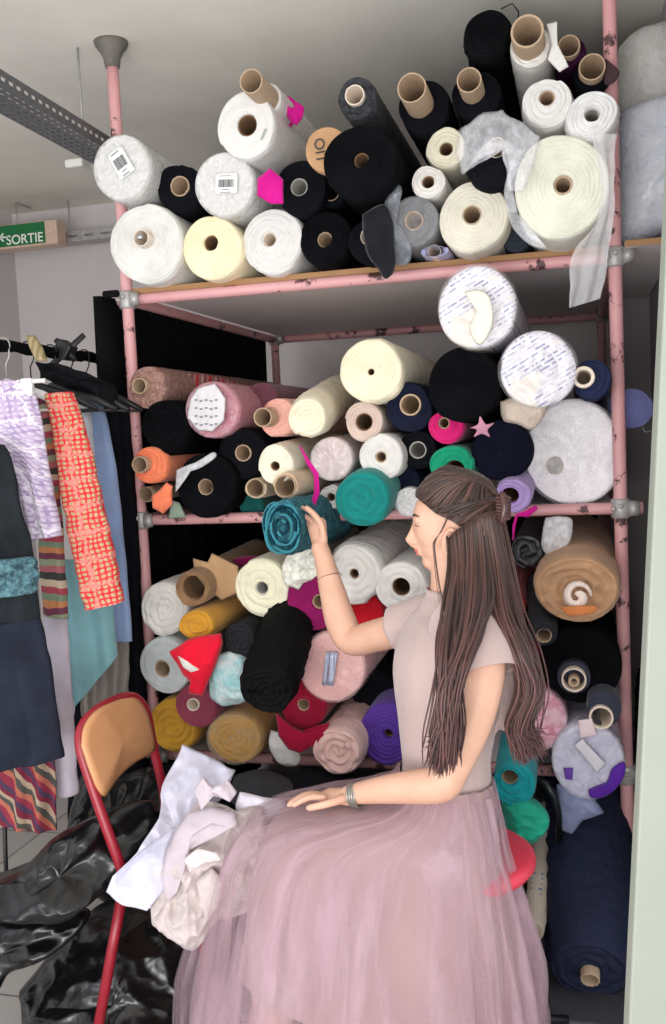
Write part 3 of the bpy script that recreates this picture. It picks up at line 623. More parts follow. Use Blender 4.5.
roll('plum purple roll with grey core, inside the bend of the raised arm', 313, 601, 28, -.14, fab((132, 16, 84), .8), (7.5, 'card', -.006), off=(6, 1), layers=6, amp=.003, group=GL, sz=1.05)
t = roll('pale pink plastic wrapped roll with silver tape, under the raised elbow', 332, 667, 33, -.16, fab((230, 178, 172), .6, mott=.12), None, layers=1, amp=.003, group=GL, sz=1.05, wrap=film((248, 214, 214), .3, .14, 18))
for dx, w in ((-.012, .012), (.006, .02)): facequad(t, 'silver_tape', dx, .0, w, .10, plain((178, 184, 206), .35, .3), -.2, -.022)
roll('white quilted roll with black star hollow, behind the raised forearm', 354, 574, 28, -.12, fab((226, 222, 216), .9), (5, 'brown', -.01), layers=3, amp=.006, group=GL, sz=1.1, wr=.008, tilt=(0, .02))
roll('white fluffy roll with dark hollow, in front of the chest', 401, 587, 26, -.12, fab((234, 230, 226), .95, 1., 60), (9.5, 'brown', -.01), layers=2, amp=.005, group=GL, wr=.004)
roll('scarlet roll hidden behind the raised forearm', 366, 612, 18, -.06, (190, 20, 36), None, group=GL, L_=.8)
piece('cloth_bundle', 'ivory crocheted lace bundle under the held teal roll', 'fabric', OL([(288, 552), (300, 545), (325, 548), (332, 562), (318, 575), (296, 590), (283, 582)], -.13), heather((204, 204, 194), (240, 238, 226), 26), thick=.03, wr=.03, ws=24)
piece('cloth_scrap', 'dark magenta cloth edge above the creamy fluffy roll', 'fabric', OL([(232, 560), (244, 556), (262, 556), (258, 564), (240, 568)], .02), (fab((120, 16, 72))), thick=.02, wr=.006)
roll('mustard folded roll, lowest at the left post', 174, 726, 27, -.10, fab((188, 140, 46), .85), None, layers=4, amp=.009, group=GL, lumps=.04)
roll('mustard roll in a sheer plastic sleeve, right of the other mustard roll', 235, 738, 28, -.12, fab((202, 148, 40), .85), None, layers=4, amp=.008, group=GL, sz=.92, wrap=film((230, 215, 190), .22), wraplen=.3)
t = roll('crimson roll with grey core and hanging loose end', 303, 705, 25, -.12, fab((146, 14, 48), .8), (6.5, 'card', -.004), layers=3, group=GL, off=(0, 0))
pillow('loose_end', OL([(276, 712), (290, 725), (310, 735), (330, 722), (322, 740), (300, 752), (288, 748), (278, 735)], -.19), fab((160, 16, 54), .8), .015, .010, 12, t, sharp=True)
roll('dark red roll behind the drooping black roll', 260, 704, 15, .0, (140, 16, 30), None, group=GL, L_=.7)
roll('blush pink roll with puckered centre, right of the crimson roll', 337, 751, 24.5, -.20, fab((236, 198, 190), .9, .5), None, layers=3, amp=.012, group=GL, wr=.006, L_=.9, cone=-.01)
roll('violet purple roll with layered spiral, behind the waist', 388, 734, 29, -.10, fab((92, 58, 156), .8), (5, 'brown', -.02), layers=6, amp=.006, group=GL, sz=1.1, L_=.9)
piece('cloth_scrap', 'white crumpled cloth between mustard and crimson rolls', 'fabric', OL([(271, 730), (286, 735), (300, 755), (296, 765), (280, 763), (270, 748)], -.14), WH, thick=.02, wr=.01)
roll('black roll filling the gap under the elbow of the dress wearer', 372, 690, 22, .06, BK, None, group=GL, L_=.8)
roll('dark roll wedged between plum and creamy rolls', 285, 652, 24, .12, BK, None, group=GL, L_=.7)
# right side of the lower shelf
t = roll('tan brown layered roll with twisted white centre, under the right end of the middle rail', 577, 589, 40, -.22, fab((190, 150, 116), .85), None, layers=4, amp=.010, group=GL, sz=.85, L_=.9, swell=.03, wr=.006, tilt=(0, .03), cone=-.02)
b = MB(); tt = [(.0+(.036-.0035*a)*math.cos(a), -.022-.003*a, -.014+(.040-.004*a)*math.sin(a)) for a in [i*.36 for i in range(24)]]
b.tube(tt, [.004+.006*math.sin(PI*i/23) for i in range(24)], 10, flat=1.6); b.build('twisted_white_cloth', fab((236, 220, 210), .8), t, world=False)
pillow('orange_strip', OL([(560, 608), (575, 606), (596, 606), (592, 613), (570, 616)], -.27), fab((210, 130, 78)), .008, .004, 14, t)
roll('very large black velvet roll around a long white core, beside the right post', 580, 665, 39, -.14, BKF, (12, 'white', .08, .005), off=(-6, 8), layers=7, amp=.004, group=GL, L_=1.1, wr=.003)
t = ROLLS[-1][3]; o_ = Vector((-6*t['_mpp'], 0, -8*t['_mpp']))
MB().pipe(o_+Vector((0, -.055, 0)), o_+Vector((0, .03, 0)), 16*t['_mpp'], 12.3*t['_mpp'], .02).build('grey_sleeve', fab((58, 60, 72)), t, world=False)
MB().pipe(o_+Vector((.0, -.075, -.006)), o_+Vector((0, .03, -.006)), 5.5*t['_mpp'], 3*t['_mpp'], .05).build('inner_tube', CARD, t, world=False)
roll('small charcoal roll with crumpled brown core, right of the long hair', 543, 633, 13, -.24, fab((52, 52, 58), .7), (8, 'card', -.002), off=(1, 3), layers=2, group=GL, L_=.5, tilt=(-.05, .12), wr=.005)
roll('navy grey roll with wide white core, lowest before the right post', 604, 709, 17, -.22, fab((56, 60, 76), .75), (12, 'white', .02, .006), off=(-3, 7), layers=2, group=GL, L_=.8)
roll('magenta pink roll in clear plastic with white stripe, behind the long hair', 534, 719, 31, -.18, fab((216, 30, 110), .7), None, layers=3, group=GL, wrap=film((240, 225, 235), .45), L_=.8)
t = roll('lavender plastic wrapped roll with purple band, under the navy grey roll', 588, 761, 34, -.22, fab((176, 174, 204), .6, mott=.2), None, layers=1, amp=.003, group=GL, wrap=film((232, 232, 244), .45, .12, 22), sz=1.1, L_=.6)
pillow('purple_band', OL([(588, 790), (605, 783), (612, 768), (624, 762), (624, 775), (614, 790), (600, 798), (590, 797)], -.235), fab((84, 34, 150), .6), .01, .004, 14, t)
pillow('purple_patch', OL([(563, 768), (573, 768), (572, 780), (565, 779)], -.235), fab((96, 60, 150), .6), .006, .003, 14, t, sharp=True)
pillow('paper_label', OL([(574, 745), (582, 738), (606, 764), (597, 773)], -.245), plain((200, 198, 206), .5), .004, .002, 14, t, sharp=True)
pillow('pink_tape', OL([(578, 720), (592, 718), (597, 735), (580, 738)], -.24), plain((216, 196, 200), .5), .004, .002, 14, t, sharp=True)
t = roll('turquoise satin roll with oval core opening, behind the waist seam', 515, 785, 21, -.26, fab((22, 158, 166), .5, .2), (8.5, 'card', -.012, .002), tilt=(0, .10), off=(-5, -7), layers=2, group=GL, L_=.7, sz=1.1)
piece('cloth_bundle', 'aqua green bundle in clear plastic, above the coral seat', 'fabric', OL([(500, 802), (520, 797), (538, 800), (548, 815), (540, 832), (525, 842), (508, 836)], -.22), fab((38, 178, 146), .4), thick=.06, wr=.02)
piece('satin_cloth', 'dusty blue satin cloth hanging below the lavender roll', 'fabric', OL([(556, 785), (570, 778), (592, 795), (603, 812), (580, 820), (568, 832), (556, 825)], -.16), fab((140, 148, 184), .35, .1, spec=.5), thick=.03, wr=.016, ws=10, sharp=True)
settag(MB().tube([P(538, 780, -.2), P(546, 784, -.22), P(554, 796, -.22), P(558, 815, -.2), P(559, 840, -.18)], [.008, .011, .011, .011, .010], 14).build('black_hose', plain((22, 22, 26), .35)), 'thick black hose bending between turquoise roll and blue satin', 'hose')
roll('black leather roll behind the hair, left of the tan brown roll', 527, 552, 17, -.04, plain((24, 24, 28), .35, bmp=.3), None, layers=2, group=GL, L_=.8)
roll('scarlet roll peeking behind the hair', 510, 605, 15, .02, (184, 20, 50), None, group=GL, L_=.7)
piece('plastic_sheet', 'crumpled white film behind the tan brown roll', 'plastic sheet', OL([(543, 518), (560, 516), (572, 522), (566, 545), (552, 556), (540, 545)], -.04), film((236, 236, 240), .6), thick=.02, wr=.016)
t = roll('cream newsprint wrapped tube standing between skirt and navy roll', 533, 930, 11, -.42, fab((206, 192, 176), .8), (9, 'card', .03, .003), layers=1, group=None, L_=.5, tilt=(.05, .25), off=(-3, 8), wr=.003)
b = MB()
for i in range(5): b.box((.0, .10+i*.02, .0285+.0), (.03, .006, .0012))
b.build('blue_print', plain((110, 130, 165), .7), t, False, world=False)
t = roll('massive navy quilted roll leaning from the floor, by the right post', 590, 970, 40, -.44, fab((40, 45, 66), .7, .9, 34, .12, .4, ring=0, dist=.007), (9.5, 'card', .03, .005), layers=3, amp=.006, group=None, L_=.68, tilt=(.0, .40), swell=.20, wr=.007, lumps=.03, taper=-.02)

# ================================================================== BLACK CURTAIN left side
cur = MB(); prof = [(-.085, -.05), (-.08, -.07), (-.06, -.06), (-.05, .0), (-.045, .1), (-.05, .3), (-.035, .5), (-.05, .7), (-.03, .95), (-.045, 1.2), (-.045, 1.40), (-.04, 1.5)]
rows = []
for i in range(30):
    z = 1.93-i/29*1.91; row = []
    for k in range(80):
        a = interp(prof, k/79); row.append(Vector((a[0]+.012*math.sin(k*.9+z*2)*min(1, (1.93-z)*1.5), a[1], z)))
    rows.append(row)
vs = [v for r in rows for v in r]; fs = [(i*80+j, i*80+j+1, (i+1)*80+j+1, (i+1)*80+j) for i in range(29) for j in range(79)]
o = mesh('black_curtain', vs, fs, fab((14, 14, 16), .95, mott=.2, sheen=0)); solid(o, .004)
settag(o, 'long black curtain hanging along the left end of the scaffold shelf', 'curtain')
o = MB().box(P(111, 294, -.08), (.055, .02, .022)).build('folded_strip', fab((18, 18, 20)), None, False); bev(o, .008, 3); settag(o, 'thick black cloth fold over the curtain top at the left post', 'fabric')
lowb = MB(); rows = []
for i in range(16):
    z = Z2-.01-i/15*1.2; rows.append([Vector((.04+k/59*1.4, 1.45+.02*math.sin(k*.7+z), z)) for k in range(60)])
vs = [v for r in rows for v in r]; fs = [(i*60+j, i*60+j+1, (i+1)*60+j+1, (i+1)*60+j) for i in range(15) for j in range(59)]
o = mesh('dark_backing_cloth', vs, fs, fab((30, 22, 20), .95)); solid(o, .004); settag(o, 'dark brown cloth hanging behind the lower shelf rolls', 'fabric')

# ================================================================== CABLE TRAYS, SIGN
def tray(name, label, x0, y0, x1, y1, z, w, h, pitch, mat):
    a = Vector((x0, y0, z)); b_ = Vector((x1, y1, z)); t = (b_-a).normalized(); s = Vector((t.y, -t.x, 0)); Ln = (b_-a).length
    vs = []; fs = []; ids = {}
    us = []; n = int(Ln/pitch)
    for i in range(n): us += [i*pitch, i*pitch+pitch*.42]
    us.append(n*pitch)
    cols = [(-w/2, h), (-w/2, h*.62), (-w/2, h*.38), (-w/2, 0)]
    m = 6
    for k in range(m): c = -w/2+(k+.5)/m*w; cols += [(c-w/m*.17, 0), (c+w/m*.17, 0)]
    cols += [(w/2, 0), (w/2, h*.38), (w/2, h*.62), (w/2, h)]
    nc = len(cols)
    for u in us:
        for cx, cz in cols: vs.append(a+t*u+s*cx+Vector((0, 0, cz)))
    for i in range(len(us)-1):
        for j in range(nc-1):
            slot = (j == 1 or j == nc-3 or (3 < j+0 < nc-4 and (j-4) % 2 == 0))
            row = (i % 2 == 1) if (j % 4) else (i % 2 == 1)
            if slot and row: continue
            fs.append((i*nc+j, i*nc+j+1, (i+1)*nc+j+1, (i+1)*nc+j))
    tt = thing(name, label, 'cable tray', a)
    o = mesh('channel', vs, fs, mat, tt, False, world=True); solid(o, .002); return tt
DG = plain((120, 122, 126), .45, .7, mott=.15)
t = tray('cable_tray', 'perforated grey metal cable tray running away under the ceiling', -.10, -1.5, -.12, 1.6, 2.40, .115, .045, .036, DG)
def rod(x, y, z0, z1, p): MB().tube([(x, y, z0), (x, y, z1)], .004, 8).build('hanger_rod', GALV, p)
rod(-.115, .0, 2.40, ZC, t); rod(-.115, -.9, 2.40, ZC, t); rod(-.12, 1.3, 2.4, ZC, t)
ty = BW-.12; tz = P(60, 245, ty).z
t = tray('cable_tray', 'narrow slotted cable tray fixed along the back wall', LX+.02, ty, .6, ty, tz, .10, .05, .09, GALV)
q = P(58, 172, ty-.1); rod(q.x, ty-.02, tz, ZC, t)
t = thing('exit_sign', 'green SORTIE exit sign box hanging from the wall cable tray', 'sign', P(20, 240, 1.5))
sy = 1.5
a, b_, c_, d_ = P(-30, 226, sy), P(57, 222, sy), P(57, 246, sy), P(-30, 250, sy)
wS, hS = (b_-a).length, (a-d_).length; cS = (a+b_+c_+d_)/4
o = MB().box(cS+Vector((0, .045, 0)), (wS, .09, hS)).build('housing', plain((214, 186, 166), .5, mott=.1), t, False); bev(o, .006)
o = MB().box(cS+Vector((-.03, -.003, .002)), (wS-.07, .006, hS*.86)).build('green_panel', plain((24, 112, 62), .4), t, False); gp = o
Ms = t.matrix_world.inverted(); Rx = Matrix.Rotation(PI/2, 4, 'X'); WS = plain((240, 244, 236), .5)
text('lettering', 'SORTIE', hS*.54, WS, gp, Ms @ Matrix.Translation(P(43.5, 241, sy-.010)) @ Rx, 'RIGHT', .0008)
text('arrow', '\u2190', hS*.55, WS, gp, Ms @ Matrix.Translation(P(9.5, 241, sy-.010)) @ Rx, 'RIGHT', .0015)
MB().tube([(cS.x, sy+.05, cS.z), (cS.x, sy+.05, tz+.2), (cS.x, ty, tz+.2)], .004, 8).build('bracket', GALV, t)
o = MB().box(PZ(78, 165, 2.46), (.07, .07, .03)).build('lamp_reflection_box', plain((214, 212, 206), .5), None, False); bev(o, .008); settag(o, 'small pale box in place of a lamp reflection above the perforated cable tray', 'lamp_reflection')  # pale box modelled in place of a ceiling lamp's reflection

# ================================================================== CLOTHES RACK
rk = thing('garment_rack', 'black fuzzy rail clothes rack crowded with hanging garments', 'clothes rack', (-.14, -.6, 0))
RZ = 1.75
b = MB(); K = 60; b.tube([(-.14, -1.15+i/K*1.3, RZ+.002*math.sin(i)) for i in range(K+1)], [.015+.0035*random.random() for _ in range(K+1)], 12); b.build('rail', BKF, rk)
for y in (-1.15, .13):
    MB().tube([(-.14, y, .03), (-.14, y, RZ)], .014, 12).build('upright', BLACKM, rk)
    MB().tube([(-.40, y, .02), (-.105, y, .02)], .014, 12).build('foot', BLACKM, rk)
def hanger(Y, label, mat, w=.20, clips=False, ang=0.):
    h = thing('clothes_hanger', label, 'hanger', (-.14, Y, RZ), 'hangers on the black rail')
    b = MB(); pts = [(0, 0, -.10), (0, 0, -.05), (.012, 0, -.03)]+[(.02*math.cos(a)-.004, 0, .002+.02*math.sin(a)) for a in [-.6+i*.45 for i in range(8)]]
    b.tube(pts, .0022, 8); b.build('hook', GALV if mat is not BLACKM else BLACKM, h, world=False)
    b = MB()
    if clips: b.tube([(-w, 0, -.11), (w, 0, -.11)], .006, 10)
    else: b.tube([(-w, 0, -.18), (-w*.6, 0, -.14), (0, 0, -.10), (w*.6, 0, -.14), (w, 0, -.18)], [.007, .012, .013, .012, .007], 12); b.tube([(-w, 0, -.18), (w, 0, -.18)], .004, 8)
    hb_ = b.build('bar', mat, h, world=False)
    if clips:
        for x in (-w*.75, w*.75): bev(MB().box((x, -.004, -.125), (.03, .018, .045)).build('clip', mat, hb_, False, world=False), .003)
    h.rotation_euler = (0, 0, ang)
    return h
WHT = plain((226, 226, 224), .4)
hanger(-.62, 'white clip hanger holding the lilac tweed skirt', WHT, .19, True, .1)
hanger(-.48, 'white plastic hanger crowded above the striped dress', WHT, .18)
hanger(-.36, 'black plastic hanger carrying the coral tweed piece', BLACKM, .19, False, .15)
hanger(-.24, 'black hanger behind the coral tweed piece', BLACKM, .20)
hanger(-.14, 'black hanger carrying the pale blue shirt', BLACKM, .20, False, -.1)
hanger(-.04, 'black hanger nearest to the black curtain', BLACKM, .19)
h = thing('rail_connector', 'black cross shaped connector bar gripping the fuzzy rail', 'rack fitting', P(67, 347, -.2))
b = MB(); b.tube([P(49, 368, -.2), P(60, 357, -.2), P(84, 335, -.2)], [.010, .011, .009], 12, flat=.6); b.build('lever', BLACKM, h)
b = MB(); b.box(P(65, 350, -.2), (.05, .05, .05), Matrix.Rotation(.6, 3, 'Y')); bev(b.build('clamp_block', BLACKM, h, False), .006)
b = MB(); b.tube([P(56, 340, -.2), P(75, 360, -.2)], .009, 10); b.build('cross_bar', BLACKM, h)
piece('cloth_band', 'tan cloth band looped over the fuzzy rail', 'fabric', [(25, 336, 2.62), (35, 336, 2.62), (43, 348, 2.60), (48, 362, 2.58), (38, 362, 2.58), (30, 348, 2.6)], stripes([(166, 152, 116), (140, 126, 94)], 60, 'X'), thick=.018, wr=.008, sharp=True)
piece('dark_cloth', 'dark crumpled garment shoulders bunched on the rail near the curtain', 'clothes', [(36, 362, 2.72), (70, 367, 2.74), (98, 376, 2.8), (116, 388, 2.9), (118, 412, 2.9), (104, 404, 2.9), (80, 390, 2.85), (56, 384, 2.8), (40, 378, 2.75)], fab((24, 24, 28), .7), thick=.04, wr=.02, ws=20, sharp=True)
# garments (front to back)
g = 'garments on the black rack'
def garment(name, label, cat, left, right, mat, **kw):
    o = strip(name, left, right, mat, **kw); settag(o, label, cat, g); return o
dn = thing('denim_dress', 'dark denim sleeveless dress with teal frayed trim, nearest garment on the rack', 'dress', C(20, 600, 2.35), g)
DEN = fab((36, 40, 52), .8, .8, 300, .25, .0); DEN2 = fab((36, 40, 44), .85, .8, 300, .25, .0)
strip('bodice', [(-60, 440, 2.36), (-60, 560, 2.36), (-60, 640, 2.36)], [(3, 445, 2.36), (14, 465, 2.35), (24, 520, 2.33), (34, 560, 2.32), (40, 640, 2.32)], DEN2, .03, 3, .014, dn, 1, wr=.004)
strip('frayed_trim', [(-60, 566, 2.30), (-60, 580, 2.30), (-60, 602, 2.30)], [(34, 556, 2.29), (37, 570, 2.29), (37, 592, 2.29)], heather((34, 60, 72), (92, 132, 140), 60), .035, 5, .008, dn, 2, wr=.014, ws=60)
strip('skirt', [(-60, 630, 2.36), (-60, 700, 2.36), (-60, 775, 2.36)], [(40, 618, 2.32), (50, 660, 2.31), (57, 720, 2.3), (64, 757, 2.3)], DEN, .04, 4, .012, dn, 3, wr=.003)
garment('tweed_skirt', 'lilac and white checked tweed skirt on a white clip hanger', 'skirt', [(-70, 382, 2.48), (-50, 440, 2.48), (10, 470, 2.46), (30, 540, 2.45)], [(33, 380, 2.46), (42, 420, 2.45), (50, 480, 2.44), (60, 536, 2.43)], tweed((186, 168, 196), (160, 140, 176), (206, 194, 214), (232, 226, 236), .05, .04), thick=.03, folds=2, famp=.01, seed=2, wr=.003)
ST = stripes([(116, 66, 84), (196, 134, 92), (124, 144, 120), (168, 76, 90), (200, 184, 160), (66, 68, 66), (176, 106, 112), (146, 158, 130)], 7, 'Y', False, 3)
garment('striped_dress', 'multicoloured striped dress between the two tweed garments', 'dress', [(28, 400, 2.62), (36, 460, 2.6), (38, 540, 2.58), (44, 615, 2.57)], [(50, 395, 2.62), (56, 450, 2.6), (64, 540, 2.58), (68, 618, 2.57)], ST, thick=.02, folds=2, famp=.006, seed=5)
garment('tweed_jacket', 'coral red and beige woven tweed jacket sleeve, brightest piece of the rack', 'jacket', [(44, 394, 2.58), (52, 430, 2.57), (64, 510, 2.54), (84, 610, 2.5)], [(74, 392, 2.6), (90, 440, 2.58), (108, 520, 2.55), (125, 600, 2.52)], tweed((220, 46, 62), (226, 74, 80), (204, 176, 132), (232, 150, 140), .04, .036), thick=.03, folds=1, famp=.006, seed=6, wr=.005, ws=30)
garment('shirt', 'pale blue cotton shirt behind the coral tweed', 'shirt', [(60, 385, 2.9), (70, 480, 2.88), (80, 560, 2.86), (86, 642, 2.84)], [(98, 386, 2.92), (112, 440, 2.9), (124, 530, 2.88), (133, 640, 2.86)], fab((134, 154, 190), .8), thick=.03, folds=2, famp=.012, seed=7, wr=.005, ws=10)
garment('satin_dress', 'aqua satin garment hanging below the coral tweed hem', 'clothes', [(50, 560, 2.72), (60, 640, 2.72), (74, 708, 2.7)], [(108, 560, 2.72), (114, 610, 2.71), (118, 655, 2.7)], fab((116, 160, 166), .5, .1), thick=.025, folds=2, famp=.014, seed=8, wr=.006, ws=9)
garment('sheer_skirt', 'greige sheer skirt low behind the aqua satin garment', 'skirt', [(78, 600, 2.95), (80, 660, 2.95), (82, 725, 2.95)], [(128, 600, 2.95), (130, 660, 2.95), (128, 718, 2.95)], fab((134, 126, 120), .9), thick=.02, folds=5, famp=.012, seed=9)
garment('trousers', 'white trousers with straight leg, hanging behind the denim dress', 'trousers', [(42, 560, 2.62), (48, 680, 2.6), (54, 796, 2.58)], [(66, 600, 2.62), (72, 690, 2.6), (78, 793, 2.58)], fab((206, 198, 212), .8), thick=.02, folds=1, famp=.006, seed=10)
garment('zigzag_dress', 'red and green chevron striped dress hem under the denim dress', 'dress', [(-40, 700, 2.5), (-40, 760, 2.5), (-40, 815, 2.5)], [(50, 700, 2.5), (55, 760, 2.5), (57, 830, 2.5)], stripes([(140, 52, 70), (176, 104, 86), (80, 78, 74), (170, 150, 130), (120, 44, 62), (78, 60, 84)], 16, 'Y', True, 6), thick=.03, folds=5, famp=.02, seed=11)
garment('blue_top', 'small royal blue garment with white collar, between coral tweed and pale blue shirt', 'clothes', [(76, 396, 2.86), (82, 430, 2.85), (86, 460, 2.84)], [(86, 396, 2.86), (92, 420, 2.85), (96, 470, 2.84)], fab((190, 196, 204), .8), thick=.015, folds=1, famp=.003, seed=12)
garment('black_coat', 'long black garment hanging between the rack and the curtain', 'coat', [(96, 400, 3.0), (104, 560, 3.0), (70, 740, 3.0), (70, 880, 2.95)], [(130, 400, 3.05), (140, 560, 3.05), (146, 720, 3.05), (148, 880, 3.0)], BK, thick=.03, folds=3, famp=.012, seed=13)
# short pipes under garments
settag(MB().tube([C(3, 770, 2.6), C(6, 870, 2.6), C(4, 905, 2.6)], .006, 10).build('metal_rod', BLACKM), 'thin black rod standing under the chevron dress', 'rod')

# ================================================================== RED SCHOOL CHAIR
ch = thing('school_chair', 'red tube school chair with plywood backrest, piled with cloth', 'chair', C(120, 1050, 2.25))
REDM = plain((142, 22, 40), .35, mott=.08)
nA = [C(126, 892, 2.215), C(124, 880, 2.215), C(119, 862, 2.21), C(108, 832, 2.21), C(90, 780, 2.22), C(80, 745, 2.23), C(83, 725, 2.25), C(100, 708, 2.30)]
fA = [C(180, 884, 2.55), C(178, 870, 2.55), C(168, 835, 2.55), C(163, 790, 2.55), C(153, 745, 2.54), C(147, 715, 2.50), C(138, 700, 2.46), C(124, 697, 2.40)]
MB().tube([Vector(interp([tuple(p) for p in nA+fA[::-1]], i/60)) for i in range(61)], .0125, 14).build('back_frame', REDM, ch)
a0 = C(121, 868, 2.21)
for nm, A, B, Cc in (('leg', C(124, 885, 2.21), C(112, 950, 2.2), C(96, 1040, 2.19)), ('leg', C(178, 882, 2.55), C(172, 930, 2.56), C(162, 990, 2.57)), ('leg', C(196, 900, 2.2), C(206, 960, 2.2), C(214, 1045, 2.19)), ('leg', C(203, 886, 2.55), C(206, 930, 2.54), C(208, 985, 2.54))):
    e = B+(Cc-B)*((.0-B.z)/(Cc.z-B.z)); MB().tube([A, B, e], .0125, 14).build(nm, REDM, ch)
# plywood backrest between the two tubes
def plym():
    m, nt, b, o = newmat('plywood'); tc = N(nt, 'ShaderNodeTexCoord'); mp = N(nt, 'ShaderNodeMapping'); mp.inputs['Scale'].default_value = (30, 5, 5); L(nt, tc.outputs['Object'], mp.inputs[0])
    n = N(nt, 'ShaderNodeTexNoise', Scale=2.0, Detail=5.0); L(nt, mp.outputs[0], n.inputs['Vector']); L(nt, mixc(nt, n.outputs[0], lin((188, 132, 88)), lin((214, 160, 114))), b.inputs['Base Color']); b.inputs['Roughness'].default_value = .38; return m
nb = [(84, 744, 2.22), (87, 724, 2.24), (101, 707, 2.29), (125, 697, 2.40), (139, 699, 2.46), (149, 716, 2.50), (155, 744, 2.535), (152, 751, 2.52), (136, 760, 2.44), (119, 775, 2.35), (106, 793, 2.26), (101, 790, 2.23), (92, 768, 2.22)]
vs = []; n_ = 96; P3 = [C(*interp(nb+[nb[0]], i/n_)) for i in range(n_)]; c = sum(P3, Vector())/n_; fs = []
bdir = (C(120, 740, 2.4)-C(118, 740, 2.4)).normalized()
for s_ in [i/8 for i in range(1, 9)]:
    vs += [c+(p-c)*s_+bdir*(.012*(1-s_*s_))-fw*.016 for p in P3]
for i in range(7):
    for j in range(n_): k = (j+1) % n_; fs.append((i*n_+j, i*n_+k, (i+1)*n_+k, (i+1)*n_+j))
vs.append(c+bdir*.012-fw*.016); fs += [(len(vs)-1, (j+1) % n_, j) for j in range(n_)]
o = mesh('backrest', vs, fs, plym(), ch, True, world=True); solid(o, .009, 0)
sv = [C(124, 884, 2.23), C(190, 899, 2.18), C(205, 886, 2.5), C(178, 876, 2.56)]
b = MB(); b.loft([[v+Vector((0, 0, -.006)) for v in sv], [v+Vector((0, 0, .006)) for v in sv]]); bev(b.build('seat', plym(), ch, False), .004)
MB().tube([sv[0], sv[3]], .011, 12).build('stretcher', REDM, ch)

# clothes pile on the chair
WC = fab((222, 218, 232), .75, .2); LC = fab((192, 180, 188), .75, .2); LC2 = fab((194, 182, 180), .75, .2)
piece('white_shirt', 'large crisp white shirt draped over the red school chair', 'clothes', [(183, 742, 2.40), (208, 752, 2.40), (238, 770, 2.40), (228, 790, 2.38), (205, 812, 2.32), (186, 850, 2.24), (170, 884, 2.17), (156, 900, 2.13), (150, 906, 2.12), (126, 902, 2.12), (108, 892, 2.13), (116, 872, 2.14), (140, 850, 2.16), (158, 815, 2.24), (165, 785, 2.32)], fab((200, 199, 216), .75, .15), thick=.016, wr=.030, ws=8, sharp=True, n=240, m=36)
piece('white_shirt_cuff', 'folded white shirt cuff sticking out under the white shirt', 'clothes', [(122, 890, 2.160), (150, 895, 2.140), (160, 904, 2.140), (150, 908, 2.140), (128, 902, 2.160)], WC, thick=.008, wr=.006)
t = thing('clothes_bundle', 'pale mauve bundled garments with collar folds on the chair seat', 'clothes', C(205, 870, 2.210))
pillow('rolled_garment', [(182, 815, 2.229), (205, 795, 2.239), (235, 800, 2.239), (262, 808, 2.248), (262, 850, 2.239), (246, 900, 2.220), (222, 915, 2.180), (200, 936, 2.160), (172, 926, 2.160), (158, 900, 2.160), (164, 860, 2.190)], LC2, .050, .055, 10, t, seed=2, n=240, m=44)
pillow('fold', [(176, 830, 2.160), (190, 812, 2.160), (214, 806, 2.160), (236, 812, 2.160), (240, 824, 2.150), (214, 822, 2.140), (194, 834, 2.130), (182, 860, 2.130), (178, 892, 2.130), (166, 905, 2.140), (162, 880, 2.150), (166, 850, 2.150)], LC, .022, .010, 9, t, seed=8, sharp=True)
pillow('fold', [(196, 880, 2.140), (212, 868, 2.130), (226, 880, 2.130), (222, 905, 2.130), (208, 925, 2.130), (192, 915, 2.130), (200, 900, 2.130)], LC2, .02, .012, 12, t, seed=9, sharp=True)
pillow('collar', [(194, 792, 2.13), (204, 777, 2.14), (213, 787, 2.13), (226, 778, 2.13), (237, 790, 2.13), (230, 800, 2.12), (215, 796, 2.11), (203, 808, 2.12)], LC, .009, .014, 18, t, seed=3, sharp=True, n=160)
pillow('cuff', [(184, 858, 2.10), (198, 848, 2.09), (216, 850, 2.09), (221, 858, 2.09), (205, 862, 2.09), (190, 872, 2.10)], fab((200, 190, 190), .75), .007, .010, 18, t, seed=4, sharp=True, n=160)
pillow('sleeve', [(240, 792, 2.248), (262, 796, 2.248), (284, 800, 2.257), (284, 812, 2.257), (255, 822, 2.248), (236, 810, 2.239)], WC, .02, .008, 14, t, seed=6)
piece('red_cloth', 'small red cloth corner between the white shirt and the mauve bundle', 'fabric', [(150, 885, 2.225), (160, 876, 2.225), (166, 888, 2.225), (158, 900, 2.225)], fab((190, 20, 30)), thick=.01, wr=.004)
piece('plaid_cloth', 'grey plaid folded cloth on the floor pile behind the white shirt', 'fabric', [(235, 775, 2.75), (262, 770, 2.75), (292, 782, 2.75), (300, 800, 2.7), (260, 815, 2.7), (230, 800, 2.7)], fab((66, 66, 70), .9), thick=.05, wr=.01)
piece('dark_cloth', 'black folded cloth heap behind the resting hand', 'fabric', [(282, 776, 2.8), (310, 768, 2.8), (350, 776, 2.8), (400, 772, 2.8), (420, 790, 2.75), (380, 806, 2.7), (320, 812, 2.7), (285, 800, 2.7)], fab((22, 22, 26), .9), thick=.08, wr=.016)
piece('dark_cloth', 'long black fabric heap under the lower shelf beside the post', 'fabric', [(150, 762, 2.95), (200, 770, 2.9), (260, 776, 2.9), (340, 790, 2.9), (480, 800, 2.85), (500, 880, 2.8), (400, 930, 2.7), (250, 930, 2.75), (160, 900, 2.85)], BK, thick=.10, wr=.02)

